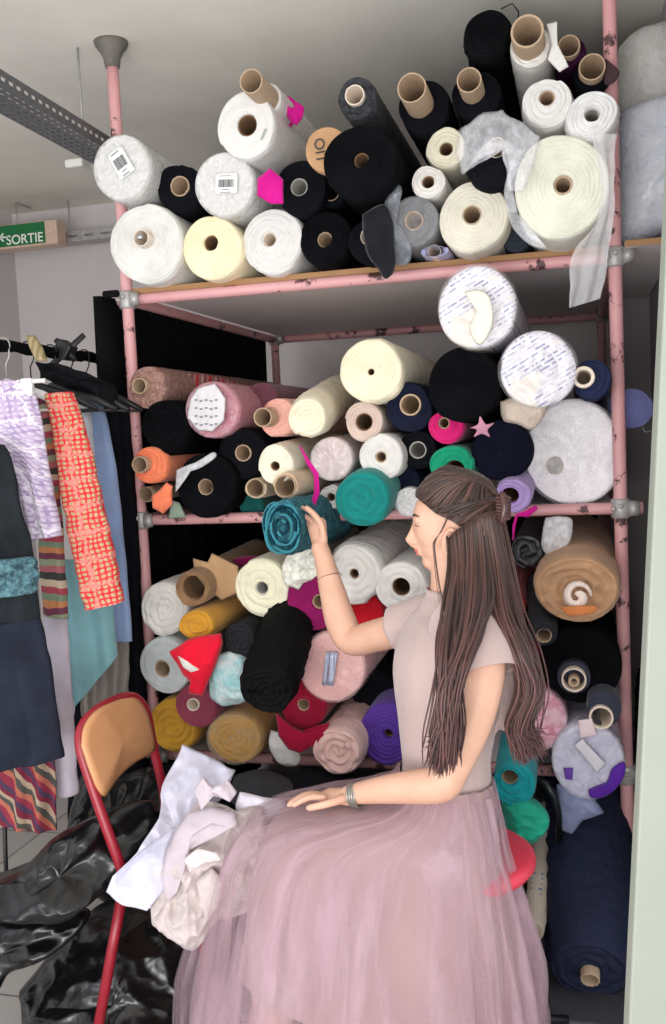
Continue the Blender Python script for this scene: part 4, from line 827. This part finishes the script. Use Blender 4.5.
# black plastic bags
def bagm():
    m, nt, b, o = newmat('black_bag_plastic'); tc = N(nt, 'ShaderNodeTexCoord')
    n = N(nt, 'ShaderNodeTexNoise', Scale=7.0, Detail=3.0, Distortion=.8); L(nt, tc.outputs['Object'], n.inputs['Vector'])
    b.inputs['Base Color'].default_value = (*lin((11, 11, 13)), 1); b.inputs['Roughness'].default_value = .24; bump(nt, b, n.outputs[0], .5, .02); return m
BAG = bagm()
piece('plastic_bag', 'glossy black plastic bag bulging through the red chair back', 'plastic bag', [(-30, 880, 2.3), (20, 868, 2.28), (55, 838, 2.28), (85, 822, 2.3), (118, 802, 2.3), (145, 795, 2.32), (163, 806, 2.36), (158, 830, 2.33), (130, 868, 2.26), (96, 896, 2.2), (60, 916, 2.18), (10, 914, 2.2), (-30, 912, 2.25)], BAG, thick=.07, wr=.032, ws=6, n=200, m=40)
piece('plastic_bag', 'black plastic bag lying lower left under the bulging bag', 'plastic bag', [(-40, 900, 2.35), (40, 905, 2.3), (90, 905, 2.3), (70, 940, 2.25), (35, 962, 2.25), (10, 975, 2.25), (-5, 1000, 2.25), (-40, 1010, 2.3)], BAG, thick=.06, wr=.035, ws=5, seed=3, n=160, m=26)
piece('plastic_bag', 'big black rubbish bag standing on the floor under the chair', 'plastic bag', [(22, 985, 2.4), (60, 940, 2.42), (100, 905, 2.46), (160, 895, 2.5), (205, 920, 2.45), (215, 980, 2.4), (200, 1050, 2.3), (110, 1060, 2.28), (40, 1050, 2.3)], BAG, thick=.10, wr=.04, ws=5.5, seed=6, n=200, m=40)
piece('plastic_bag', 'dark rubbish bag behind the chair backrest', 'plastic bag', [(84, 770, 2.75), (120, 775, 2.75), (152, 770, 2.75), (175, 800, 2.75), (180, 860, 2.7), (120, 900, 2.7), (80, 880, 2.7), (70, 820, 2.7)], BAG, thick=.07, wr=.03, ws=7, seed=8)

# pale board at the right
p0, p1 = C(663, 320, 1.5), C(629, 1024, 1.5)
dv = (p0-p1).normalized(); bot = p1+dv*((0-p1.z)/dv.z); top = p1+dv*((2.3-p1.z)/dv.z)
lat = Vector((rt.x, rt.y, 0)).normalized()*.26; bk = Vector((fw.x, fw.y, 0)).normalized()*.03
b = MB(); b.loft([[q_, q_+lat, q_+lat+bk, q_+bk] for q_ in (bot, top)]); o = b.build('leaning_board', plain((146, 152, 141), .6, mott=.03, scale=6), None, False); bev(o, .004)
settag(o, 'tall pale grey green board leaning upright at the right edge', 'board')
# wire behind
settag(MB().tube([P(640, 424, .3), P(645, 432, .3), P(655, 430, .3)], .003, 8).build('wire_hook', GALV), 'small bent wire hook beside the periwinkle roll end', 'hook')
piece('dark_cloth', 'dark clutter of cables and cloth behind the right post', 'fabric', OL([(636, 668), (650, 672), (660, 690), (662, 800), (650, 860), (638, 830), (634, 760)], .5), fab((34, 34, 38), .6), thick=.05, wr=.03, ws=26)
# stool
st = thing('stool', 'stool with round coral red seat under the seated person', 'stool', PZ(455, 1060, 0))
sc_ = C(452, 853, 2.15)
b = MB(); b.loft([[Vector((sc_.x+r_*math.cos(a), sc_.y+r_*math.sin(a), sc_.z+z_)) for a in [q*2*PI/48 for q in range(48)]] for r_, z_ in ((.14, -.03), (.175, -.028), (.186, -.014), (.184, .0), (.172, .008), (.10, .004), (.02, .002))])
b.build('seat', plain((226, 62, 84), .45, bmp=.1), st)
for dx, dy in ((-.14, -.1), (.14, -.1), (-.14, .12), (.14, .12)):
    MB().tube([sc_+Vector((dx*.6, dy*.6, -.02)), Vector((sc_.x+dx, sc_.y+dy, .0))], .011, 12).build('leg', BLACKM, st)
settag(MB().tube([PZ(505, 1018, .02), PZ(569, 1020, .02)], .011, 14).build('metal_bar', plain((36, 36, 44), .35, .5)), 'short dark metal bar with silver end lying on the floor by the skirt', 'bar')
settag(bev(MB().box((1.15, -.2, .012), (.75, .7, .024)).build('floor_mat', plain((70, 70, 76), .6, mott=.1), None, False), .006), 'dark grey platform under the navy quilted roll', 'mat')

# ================================================================== PERSON
def skinm():
    m, nt, b, o = newmat('skin'); tc = N(nt, 'ShaderNodeTexCoord'); n = N(nt, 'ShaderNodeTexNoise', Scale=22.0, Detail=3.0); L(nt, tc.outputs['Object'], n.inputs['Vector'])
    L(nt, ramp(nt, n.outputs[0], [(.3, lin((208, 162, 138))), (.7, lin((217, 173, 150)))]).outputs[0], b.inputs['Base Color'])
    b.inputs['Roughness'].default_value = .5; b.inputs['Subsurface Weight'].default_value = .08; b.inputs['Subsurface Radius'].default_value = (.02, .008, .004); b.inputs['Specular IOR Level'].default_value = .35; return m
SKIN = skinm()
body = MB()
V = lambda a, b_, t: a+(b_-a)*t
def limb(pts, n=20): # pts: (px,py,d,radius)
    m = []; K = (len(pts)-1)*6
    for i in range(K+1): m.append(interp([(p[0], p[1], p[2]*400, p[3]*4000) for p in pts], i/K))
    body.tube([C(x, y, d/400) for x, y, d, r in m], [r/4000 for *_, r in m], n, roundcap=True)
# head frame : faces the left of the picture, chin slightly down
HF = (-rt*.985+fw*.14-Vector((0, 0, 1))*.13).normalized(); HL = Vector((0, 0, 1)).cross(HF).normalized(); HU = HF.cross(HL).normalized()
HC = C(452, 522, 2.17)
def H(x, y, z): return HC+HF*x+HL*y+HU*z
def hell(x, y, z, rx, ry, rz): body.ell(H(x, y, z), HF*rx, HL*ry, HU*rz)
hell(-.012, 0, .018, .092, .070, .092)
hell(.028, 0, .0, .062, .062, .085)
hell(.040, 0, -.040, .042, .050, .055)
hell(.058, 0, -.082, .022, .026, .022)
hell(.028, 0, -.066, .046, .044, .034)
hell(.074, 0, .018, .014, .05, .016)
body.tube([H(.080, 0, .012), H(.090, 0, -.008), H(.103, 0, -.028), H(.094, 0, -.038)], [.008, .008, .010, .010], 14, roundcap=True)
hell(.090, .010, -.034, .010, .007, .006); hell(.090, -.010, -.034, .010, .007, .006)
hell(.080, 0, -.052, .012, .020, .006); hell(.078, 0, -.062, .012, .018, .006); hell(.050, .034, -.030, .022, .018, .022); hell(.050, -.034, -.030, .022, .018, .022)
for s in (1, -1):
    pts = [H(.008+.016*math.cos(a)-.005*math.sin(a), s*(.068+.008*math.sin(a*.5)), -.036+.027*math.sin(a)) for a in [i*2*PI/18 for i in range(19)]]
    body.tube(pts, .0045, 10); body.ell(H(.010, s*.066, -.036), HF*.013, HL*.006, HU*.021)
limb([(450, 548, 2.17, .048), (450, 575, 2.165, .044), (452, 598, 2.16, .052), (456, 615, 2.155, .062)])
# torso (under the dress)
SX = (rt*.2-fw*.98).normalized(); SX = Vector((SX.x, SX.y, 0)).normalized(); FX = SX.cross(Vector((0, 0, 1))).normalized()
UPZ = Vector((0, 0, 1))
def tring(px, py, d, b_, f_, n=40, kb=1.): 
    c = C(px, py, d); return [c+SX*(b_*math.sin(2*PI*j/n))+FX*(f_*math.cos(2*PI*j/n)*(kb if math.cos(2*PI*j/n) < 0 else 1)) for j in range(n)]
tor = [(455, 612, 2.155, .06, .05), (455, 622, 2.155, .13, .065), (454, 636, 2.15, .165, .08), (450, 665, 2.15, .155, .10), (449, 690, 2.15, .14, .10), (448, 720, 2.15, .120, .086), (447, 750, 2.15, .110, .080), (448, 790, 2.15, .108, .080), (452, 830, 2.15, .13, .095), (450, 858, 2.15, .13, .09)]
body.loft([tring(*t_) for t_ in tor])
# legs
limb([(440, 852, 2.08, .075), (370, 860, 2.09, .066), (300, 866, 2.10, .050), (286, 878, 2.10, .048), (280, 960, 2.09, .043), (274, 1060, 2.08, .038), (270, 1130, 2.08, .03)])
limb([(440, 840, 2.24, .075), (370, 846, 2.22, .064), (310, 852, 2.22, .050), (298, 864, 2.22, .048), (290, 940, 2.23, .043), (262, 1030, 2.3, .04), (258, 1100, 2.3, .03)])
# far arm, raised
limb([(432, 622, 2.31, .052), (405, 628, 2.34, .044), (375, 636, 2.40, .041), (352, 640, 2.455, .040), (341, 622, 2.475, .041), (332, 590, 2.50, .034), (324, 560, 2.53, .026), (320, 548, 2.54, .024)])
# near arm
limb([(476, 640, 1.99, .050), (484, 668, 1.965, .045), (474, 720, 1.955, .040), (452, 770, 1.955, .036), (443, 784, 1.96, .036), (425, 786, 1.985, .037), (390, 789, 2.03, .031), (360, 793, 2.07, .024), (348, 796, 2.085, .022)])
# hands: palm box + 5 digits
def chain(pts, r0, r1, n=12):
    pts = [C(*p) for p in pts]; body.tube([Vector(interp([tuple(p) for p in pts], i/10)) for i in range(11)], [r0+(r1-r0)*i/10 for i in range(11)], n, roundcap=True)
def palm(a, b_, wa, ta, wb, tb, wdir):
    a, b_ = C(*a), C(*b_); t = (b_-a).normalized(); w = (wdir-t*wdir.dot(t)).normalized(); nn = t.cross(w); rg = []
    for i in range(7):
        k = i/6; c = a.lerp(b_, k); ww = wa+(wb-wa)*k; th = ta+(tb-ta)*k; s_ = 1 if 0 < i < 6 else .7
        rg.append([c+w*(ww*s_*math.cos(2*PI*j/20))+nn*(th*s_*math.sin(2*PI*j/20)) for j in range(20)])
    body.loft(rg)
palm((321, 549, 2.54), (316, 520, 2.575), .022, .017, .034, .012, rt*.75-fw*.6)
chain([(319, 523, 2.555), (312, 513, 2.565), (304, 508, 2.59), (299, 509, 2.61)], .0085, .0065)
chain([(316, 524, 2.57), (308, 518, 2.59), (301, 515, 2.615), (299, 518, 2.635)], .0088, .0068)
chain([(315, 528, 2.585), (306, 524, 2.605), (301, 523, 2.63), (300, 527, 2.645)], .0085, .0065)
chain([(315, 533, 2.60), (308, 531, 2.62), (303, 531, 2.635), (302, 534, 2.65)], .0075, .0058)
chain([(324, 540, 2.535), (322, 526, 2.53), (315, 515, 2.53), (307, 508, 2.535)], .0105, .0075)
palm((350, 796, 2.085), (322, 797, 2.105), .020, .016, .032, .012, fw*.9+up*.25)
chain([(324, 798, 2.075), (312, 797, 2.075), (303, 800, 2.08), (294, 805, 2.085)], .0088, .0066)
chain([(323, 797, 2.095), (310, 795, 2.10), (299, 799, 2.105), (289, 805, 2.11)], .0088, .0066)
chain([(323, 797, 2.115), (310, 794, 2.12), (300, 797, 2.13), (290, 803, 2.135)], .0085, .0064)
chain([(324, 796, 2.135), (313, 793, 2.145), (305, 795, 2.15), (298, 799, 2.155)], .0075, .0056)
chain([(342, 799, 2.06), (330, 803, 2.045), (318, 806, 2.045), (309, 808, 2.05)], .0105, .0076)
person = body.build('person', SKIN)
rm = person.modifiers.new('remesh', 'REMESH'); rm.mode = 'VOXEL'; rm.voxel_size = .0036; rm.use_smooth_shade = True
sm = person.modifiers.new('smooth', 'SMOOTH'); sm.factor = .6; sm.iterations = 5
settag(person, 'person in a mauve tulle dress seated in profile, reaching for a teal fabric roll', 'person')

# eyes/brow small parts
b = MB(); 
for s in (1,): b.tube([H(.082, s*.022, .004), H(.080, s*.032, .006), H(.072, s*.042, .003)], [.001, .0022, .001], 8); b.tube([H(.083, s*.018, .026), H(.082, s*.032, .030), H(.070, s*.046, .026)], [.0015, .003, .001], 8)
b.build('eyelash', plain((60, 40, 34), .8), person)
b = MB(); b.ell(H(.0865, 0, -.053), HF*.008, HL*.017, HU*.0045); b.ell(H(.0845, 0, -.0615), HF*.008, HL*.015, HU*.0045); b.build('lips', plain((196, 108, 108), .4), person)

# hair
def hairm():
    m, nt, b, o = newmat('hair'); tc = N(nt, 'ShaderNodeTexCoord'); at = N(nt, 'ShaderNodeAttribute', attribute_name='tone')
    sp = N(nt, 'ShaderNodeSeparateXYZ'); L(nt, tc.outputs['Object'], sp.inputs[0])
    mr = N(nt, 'ShaderNodeMapRange'); mr.inputs[1].default_value = 1.28; mr.inputs[2].default_value = .75; L(nt, sp.outputs[2], mr.inputs[0])
    dark = mixc(nt, mr.outputs[0], lin((44, 27, 22)), lin((50, 31, 31))); lite = mixc(nt, mr.outputs[0], lin((90, 60, 50)), lin((122, 78, 76)))
    L(nt, mixc(nt, at.outputs['Fac'], dark, lite), b.inputs['Base Color']); b.inputs['Roughness'].default_value = .42; b.inputs['Specular IOR Level'].default_value = .45; b.inputs['Sheen Weight'].default_value = .1; return m
HAIR = hairm()
hb = MB(); tones = []
rnd = random.Random(3)
def strand(pts, r, tone, n=5, flat=.5, K=16):
    b0 = len(hb.v); pp = [Vector(interp([tuple(p) for p in pts], i/K)) for i in range(K+1)]
    hb.tube(pp, [r*(.55+.9*math.sin(PI*min(1, .12+.88*i/K))**.6) if i < K else r*.15 for i in range(K+1)], n, flat=flat)
    tones.extend([tone]*(len(hb.v)-b0))
# scalp shell
b0 = len(hb.v); rings = []
KC = (-.016, 0, .026); KR = (.099, .080, .096)
def hairline(c):
    return float(np.interp(c, [-1, -.1, .1, .45, .75, 1], [-.75, -.42, -.2, .02, .30, .46]))
def onskull(th, ph, k=1.): # th around up axis from face front, ph elevation
    return H(KC[0]+KR[0]*k*math.cos(ph)*math.cos(th), KC[1]+KR[1]*k*math.cos(ph)*math.sin(th), KC[2]+KR[2]*k*math.sin(ph))
for i in range(15):
    ring = []
    for j in range(40):
        th = 2*PI*j/40; lo = hairline(math.cos(th))
        ph = lo+(1.5-lo)*i/14; ring.append(onskull(th, ph))
    rings.append(ring)
hb.loft(rings, False, True); tones.extend([.25]*(len(hb.v)-b0))
CL = C(494, 508, 2.10)
clip_l = (CL-HC); cx_, cy_, cz_ = clip_l.dot(HF), clip_l.dot(HL), clip_l.dot(HU)
for k in range(560):
    th = rnd.uniform(-2.5, 2.5); ct = math.cos(th)
    lo = hairline(ct)+.02
    ph = lo+rnd.random()**1.4*.8; side = 1 if th > 0 else -1
    pts = []
    for s_ in (0, .25, .5, .75, 1):
        t2 = th+(side*2.75-th)*s_; p2 = ph+(.16-ph)*s_+.50*math.sin(PI*s_)*(1 if ph > .1 else .15)
        pts.append(onskull(t2, p2, 1.02+.04*rnd.random()+.05*math.sin(PI*s_)))
    pts.append(CL+HL*rnd.uniform(-.02, .02)+HU*rnd.uniform(-.015, .015))
    strand(pts, rnd.uniform(.0014, .0028), rnd.random()**2, K=14)
# long hair
gA = [[(450, 538, 2.10), (453, 565, 2.085), (452, 600, 2.01), (445, 640, 1.90), (437, 690, 1.87), (439, 730, 1.865), (435, 765, 1.87)],
      [(460, 530, 2.08), (464, 565, 2.06), (464, 610, 1.97), (456, 650, 1.885), (443, 700, 1.865), (448, 738, 1.865), (440, 782, 1.87)],
      [(472, 522, 2.065), (476, 565, 2.055), (474, 605, 1.96), (462, 645, 1.88), (451, 690, 1.865), (456, 730, 1.865), (445, 775, 1.87)],
      [(482, 514, 2.065), (488, 562, 2.055), (487, 600, 1.97), (474, 635, 1.885), (461, 675, 1.865), (456, 720, 1.865), (450, 760, 1.87)]]
gB = [[(484, 514, 2.06), (490, 560, 2.06), (500, 610, 1.99), (513, 650, 1.96), (520, 690, 1.96), (515, 730, 1.98), (525, 768, 1.98)],
      [(490, 512, 2.07), (499, 560, 2.08), (506, 610, 2.04), (519, 650, 2.0), (531, 690, 2.0), (523, 725, 2.0), (529, 766, 2.0)],
      [(497, 510, 2.09), (507, 560, 2.12), (514, 610, 2.10), (525, 650, 2.06), (541, 695, 2.05), (533, 730, 2.05), (539, 756, 2.05)]]
def guide(G, a):
    k = a*(len(G)-1); i = min(int(k), len(G)-2); f = k-i
    return [tuple(u+(v-u)*f for u, v in zip(p, q)) for p, q in zip(G[i], G[i+1])]
for G, cnt, tb in ((gA, 620, -.1), (gB, 430, .08)):
    for k in range(cnt):
        a = rnd.random(); g_ = guide(G, a); ph = rnd.uniform(0, 6.28); wv = rnd.uniform(1.5, 4.5); dj = rnd.gauss(0, .012); xj = rnd.gauss(0, 3.5); cut = rnd.uniform(.86, 1)
        pts = []
        for i, (x, y, d) in enumerate(g_):
            w = min(1, i/3); pts.append(C(x+xj*(.5+.5*w)+w*(1+.5*(i > 3))*(wv+1)*math.sin(i*1.75+ph*.3+a*2.5), 510+(y-510)*(cut if i == len(g_)-1 else 1), d+dj*w-.004))
        strand(pts, rnd.uniform(.0012, .0026), max(0, min(1, tb+.35*(.5+.5*math.sin(a*23))+(rnd.random()**2)*.6)), K=26)
for k in range(6):
    x0 = rnd.uniform(-1.5, 1.5); pts = [H(.005, .086, .02+x0*.003), H(.022, .080, -.008+x0*.002), C(434+x0, 542, 2.08), C(434+x0, 552, 2.08), C(437+x0*1.5, 580, 2.07), C(441+x0*2, 604, 2.03)]
    strand(pts, .0006, .3, K=18)
hair = hb.build('hair', HAIR, person)
at = hair.data.attributes.new('tone', 'FLOAT', 'POINT'); at.data.foreach_set('value', tones)
# claw clip
b = MB()
for k in range(7):
    a = k-3; b.tube([CL-fw*.03+up*(a*.007)+rt*.002, CL-fw*.042+up*(a*.0085)+rt*.016, CL-fw*.03+up*(a*.007)+rt*.028], .0045, 10, roundcap=True)
b.tube([CL-fw*.036+up*.028+rt*.012, CL-fw*.044+rt*.016, CL-fw*.036-up*.028+rt*.012], .008, 12, roundcap=True)
b.build('claw_clip', plain((74, 46, 44), .25), person)
# dress bodice
BOD = fab((188, 166, 162), .75, .35, 420, .05, .3, ring=0)
def ring2(px, py, d, b_, f_, kb=1., amp=0., ph=0, n=96):
    c = C(px, py, d); out = []
    for j in range(n):
        q = 2*PI*j/n; f = 1+amp*math.sin(9*q+ph)
        out.append(c+SX*(b_*f*math.sin(q))+FX*(f_*f*math.cos(q)*(kb if math.cos(q) < 0 else 1)))
    return out
bd = [(448, 588, 2.165, .055, .050), (450, 596, 2.16, .062, .055), (453, 608, 2.155, .10, .068), (453, 618, 2.15, .150, .082), (452, 630, 2.15, .180, .096), (451, 645, 2.15, .180, .112), (450, 665, 2.15, .170, .121), (449, 690, 2.15, .158, .118), (448, 715, 2.15, .142, .106), (446, 740, 2.15, .130, .098), (446, 760, 2.15, .122, .092), (446, 778, 2.15, .122, .094), (447, 790, 2.15, .124, .098), (448, 806, 2.15, .120, .096)]
rings = []
for i in range(49):
    v = interp([(a*1., b__*1., c__*100, d__*1000, e__*1000) for a, b__, c__, d__, e__ in bd], i/48)
    r_ = ring2(v[0], v[1], v[2]/100, v[3]/1000, v[4]/1000)
    rings.append([p+(p-C(v[0], v[1], v[2]/100)).normalized()*(.004*ridge((p.x*1.2, p.y*1.2, p.z*.6), 9, 2)*(0 if i < 3 else 1.5)) for p in r_])
b = MB().loft(rings, False, False); o = mesh('bodice', b.v, b.f, BOD, person); solid(o, .003, 1)
# sleeves
def sleeve(pts, flare, seed):
    K = 18; m = [interp([(p[0], p[1], p[2]*400, p[3]*4000) for p in pts], i/K) for i in range(K+1)]
    cs = [C(x, y, d/400) for x, y, d, r in m]; rs = [r/4000 for *_, r in m]
    b = MB().tube(cs, rs, 40, caps=False, flat=flare); b.v = [v+(v-C(pts[1][0], pts[1][1], pts[1][2])).normalized()*(.005*ridge(v, 14, seed)) for v in b.v]
    o = mesh('sleeve', b.v, b.f, BOD, person); solid(o, .003)
sleeve([(456, 620, 2.07, .064), (470, 634, 2.025, .068), (480, 652, 1.985, .064), (486, 672, 1.965, .060)], 1.05, 1)
sleeve([(446, 620, 2.23, .068), (430, 622, 2.28, .066), (412, 625, 2.32, .060), (400, 628, 2.345, .058)], 1., 2)
pillow('sleeve_drape', [(490, 628, 2.03), (508, 645, 2.05), (517, 672, 2.06), (517, 705, 2.07), (512, 732, 2.08), (500, 728, 2.07), (492, 735, 2.08), (486, 712, 2.07), (492, 680, 2.04), (488, 655, 2.03)], BOD, .018, .008, 12, person, seed=4)
# skirt
HB = C(448, 815, 2.15); LH = Vector((-rt.x, -rt.y, 0)).normalized(); NH = Vector((fw.x, fw.y, 0)).normalized()
sk = [(.105, .10, .135, .705, .690), (.135, .108, .16, .668, .655), (.20, .115, .185, .655, .61), (.30, .12, .205, .645, .57), (.40, .128, .215, .630, .53), (.455, .135, .225, .605, .49), (.49, .145, .24, .55, .44), (.515, .155, .265, .48, .38), (.54, .165, .30, .35, .28), (.575, .165, .33, .19, .15), (.61, .16, .35, .02, .02)]
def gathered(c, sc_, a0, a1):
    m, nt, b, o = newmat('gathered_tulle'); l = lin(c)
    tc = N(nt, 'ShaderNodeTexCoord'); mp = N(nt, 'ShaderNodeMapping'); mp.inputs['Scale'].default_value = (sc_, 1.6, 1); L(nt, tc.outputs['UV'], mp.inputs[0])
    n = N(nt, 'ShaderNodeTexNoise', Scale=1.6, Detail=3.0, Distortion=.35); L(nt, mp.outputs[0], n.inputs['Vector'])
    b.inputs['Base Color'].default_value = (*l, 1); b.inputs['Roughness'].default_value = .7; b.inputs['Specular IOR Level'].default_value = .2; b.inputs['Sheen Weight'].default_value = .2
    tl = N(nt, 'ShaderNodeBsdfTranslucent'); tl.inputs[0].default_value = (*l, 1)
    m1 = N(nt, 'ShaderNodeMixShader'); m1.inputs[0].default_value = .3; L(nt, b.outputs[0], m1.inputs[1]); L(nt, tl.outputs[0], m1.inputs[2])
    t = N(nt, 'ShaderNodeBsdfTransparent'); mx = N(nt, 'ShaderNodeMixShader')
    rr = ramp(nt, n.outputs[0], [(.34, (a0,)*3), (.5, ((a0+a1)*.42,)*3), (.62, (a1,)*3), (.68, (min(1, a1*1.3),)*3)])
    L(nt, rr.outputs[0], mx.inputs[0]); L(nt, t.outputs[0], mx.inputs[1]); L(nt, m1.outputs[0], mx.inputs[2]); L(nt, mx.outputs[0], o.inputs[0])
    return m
def skirt(name, mat, k, last, amp, nf, seed, M=80, n=200, t0=0.):
    rings = []
    for i in range(M+1):
        t = t0+(last-t0)*i/M; af, ab, bb, zf, zb = interp(sk, t) if t < 1 else sk[-1]
        fa = amp*min(1, max(.12, (t-.25)*1.9))
        kk = 1; ring = []
        if k < 1: kk = (.99+(k-.99)*min(1, t*5))/k
        for j in range(n):
            q = 2*PI*j/n; cq, sq = math.cos(q), math.sin(q)
            cq2 = abs(cq)**.85*(1 if cq > 0 else -1); sq2 = abs(sq)**.85*(1 if sq > 0 else -1)
            f = 1+0*fa; x = (af if cq > 0 else ab)*cq2*k*kk; y = bb*sq2*k*kk; z = zb+(zf-zb)*(.5+.5*cq)
            fold = fa*((1-2*abs(math.sin(.5*(nf*q+seed+1.6*math.sin(3*q)+1.2*math.sin(5*q+t*2)))))*.6+.7*nz((math.cos(q)*5, math.sin(q)*5, t*1.3+seed), 1.6))
            p = Vector((HB.x, HB.y, 0))+LH*(x+fold*cq)+NH*(y+fold*sq)+UPZ*(z*(1 if k == 1 else .995)+(.004*nz((x*12, y*12, t*4), 1, seed)))
            p += UPZ*(.005*ridge((x*1., y*1.5, z), 9, seed+3))*(1-t)
            ring.append(p)
        rings.append(ring)
    b = MB().loft(rings, False, False); return mesh(name, b.v, b.f, mat, person, True, [(j/n, i/M) for i in range(M+1) for j in range(n)])
skirt('underskirt', fab((172, 144, 140), .7, .1, 300, .04, .2, ring=0), .87, .74, .010, 9, 1)
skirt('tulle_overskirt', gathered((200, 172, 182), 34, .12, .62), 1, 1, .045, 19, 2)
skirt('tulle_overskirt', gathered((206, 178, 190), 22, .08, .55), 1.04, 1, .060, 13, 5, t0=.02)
# bracelets
def ringat(pa, pb, r, w, mat, nm):
    a, b_ = C(*pa), C(*pb); t = (b_-a).normalized(); u = UPZ-t*UPZ.dot(t); u.normalize(); v = t.cross(u)
    MB().tube([a+u*r*math.cos(q)+v*r*math.sin(q) for q in [i*2*PI/32 for i in range(33)]], w, 8, flat=1, caps=False).build(nm, mat, person)
for k in range(4): ringat((352+k*2.2, 795, 2.08-k*.002), (342, 796, 2.09), .0255, .0028, plain((150, 146, 138), .35, .6), 'bracelet')
ringat((329.5, 578, 2.513), (326, 566, 2.525), .0325, .0009, plain((120, 90, 80), .4, .4), 'bracelet')

# teal yarn roll held in the hand
yr = thing('fabric_roll', 'teal yarn textured roll held between fingertips, at the edge of the middle shelf', 'fabric roll', C(284, 527, 2.58), GM, axis_rot(.05, -.03))
mpp = 2.58/FPX; b = winding(20*mpp, .003, .5, (0, 0), 4, .010, 0, .004, 77, 1.0, 1.35, .004); mesh('fabric', b.v, b.f, heather((20, 66, 80), (60, 130, 142), 50), yr)
rnd = random.Random(11)
for nm, mt, cnt in (('teal_yarn', fab((52, 128, 142), .8, .8, 200), 9), ('dark_yarn', fab((18, 58, 72), .8, .8, 200), 7)):
    b = MB()
    for k in range(cnt):
        pts = []; r0 = rnd.uniform(.15, .98); ph = rnd.uniform(0, 6.28); sp = rnd.uniform(2.5, 5.5)
        for i in range(26):
            a = ph+i/25*sp; r_ = r0*(1+.12*math.sin(3*a+k)); pts.append((r_*21*mpp*math.cos(a), -.016-.012*math.sin(a*2+k)-.012*rnd.random()*.3, r_*28*mpp*math.sin(a)))
        b.tube(pts, .0038, 8)
    b.build(nm, mt, yr, world=False)

# ================================================================== LIGHT
# daylight of the open room side and its windows, plus an added ceiling fill
w = bpy.data.worlds.new('world'); bpy.context.scene.world = w; w.use_nodes = True
w.node_tree.nodes['Background'].inputs[0].default_value = (.93, .95, 1, 1); w.node_tree.nodes['Background'].inputs[1].default_value = 1.4
def area(loc, tgt, size, sy, e, c=(1, 1, 1)):
    l = bpy.data.lights.new('window_and_fill_light', 'AREA'); l.shape = 'RECTANGLE'; l.size = size; l.size_y = sy; l.energy = e; l.color = c
    o = bpy.data.objects.new('window_and_fill_light', l); link(o); o.location = loc; o.rotation_euler = (Vector(tgt)-Vector(loc)).to_track_quat('-Z', 'Y').to_euler(); return o
area((2.2, -4.6, 1.5), (.8, .2, 1.5), 2.4, 2.0, 62, (1, .985, .97))
area((-1.0, -4.4, 1.4), (.6, .2, 1.6), 1.8, 1.8, 28, (.97, .98, 1))
area((.8, -3.7, .9), (.5, .0, 2.9), 1.8, 1.0, 60, (1, .975, .94))  # added uplight to brighten the ceiling
sc = bpy.context.scene
sc.view_settings.view_transform = 'Standard'; sc.view_settings.look = 'None'; sc.view_settings.gamma = 1; sc.view_settings.use_curve_mapping = False
sc.view_settings.exposure = -0.2
sc.cycles.use_denoising = True
sc.cycles.max_bounces = 8; sc.cycles.transparent_max_bounces = 24
for o in list(bpy.data.objects):
    if '_mpp' in o: del o['_mpp']
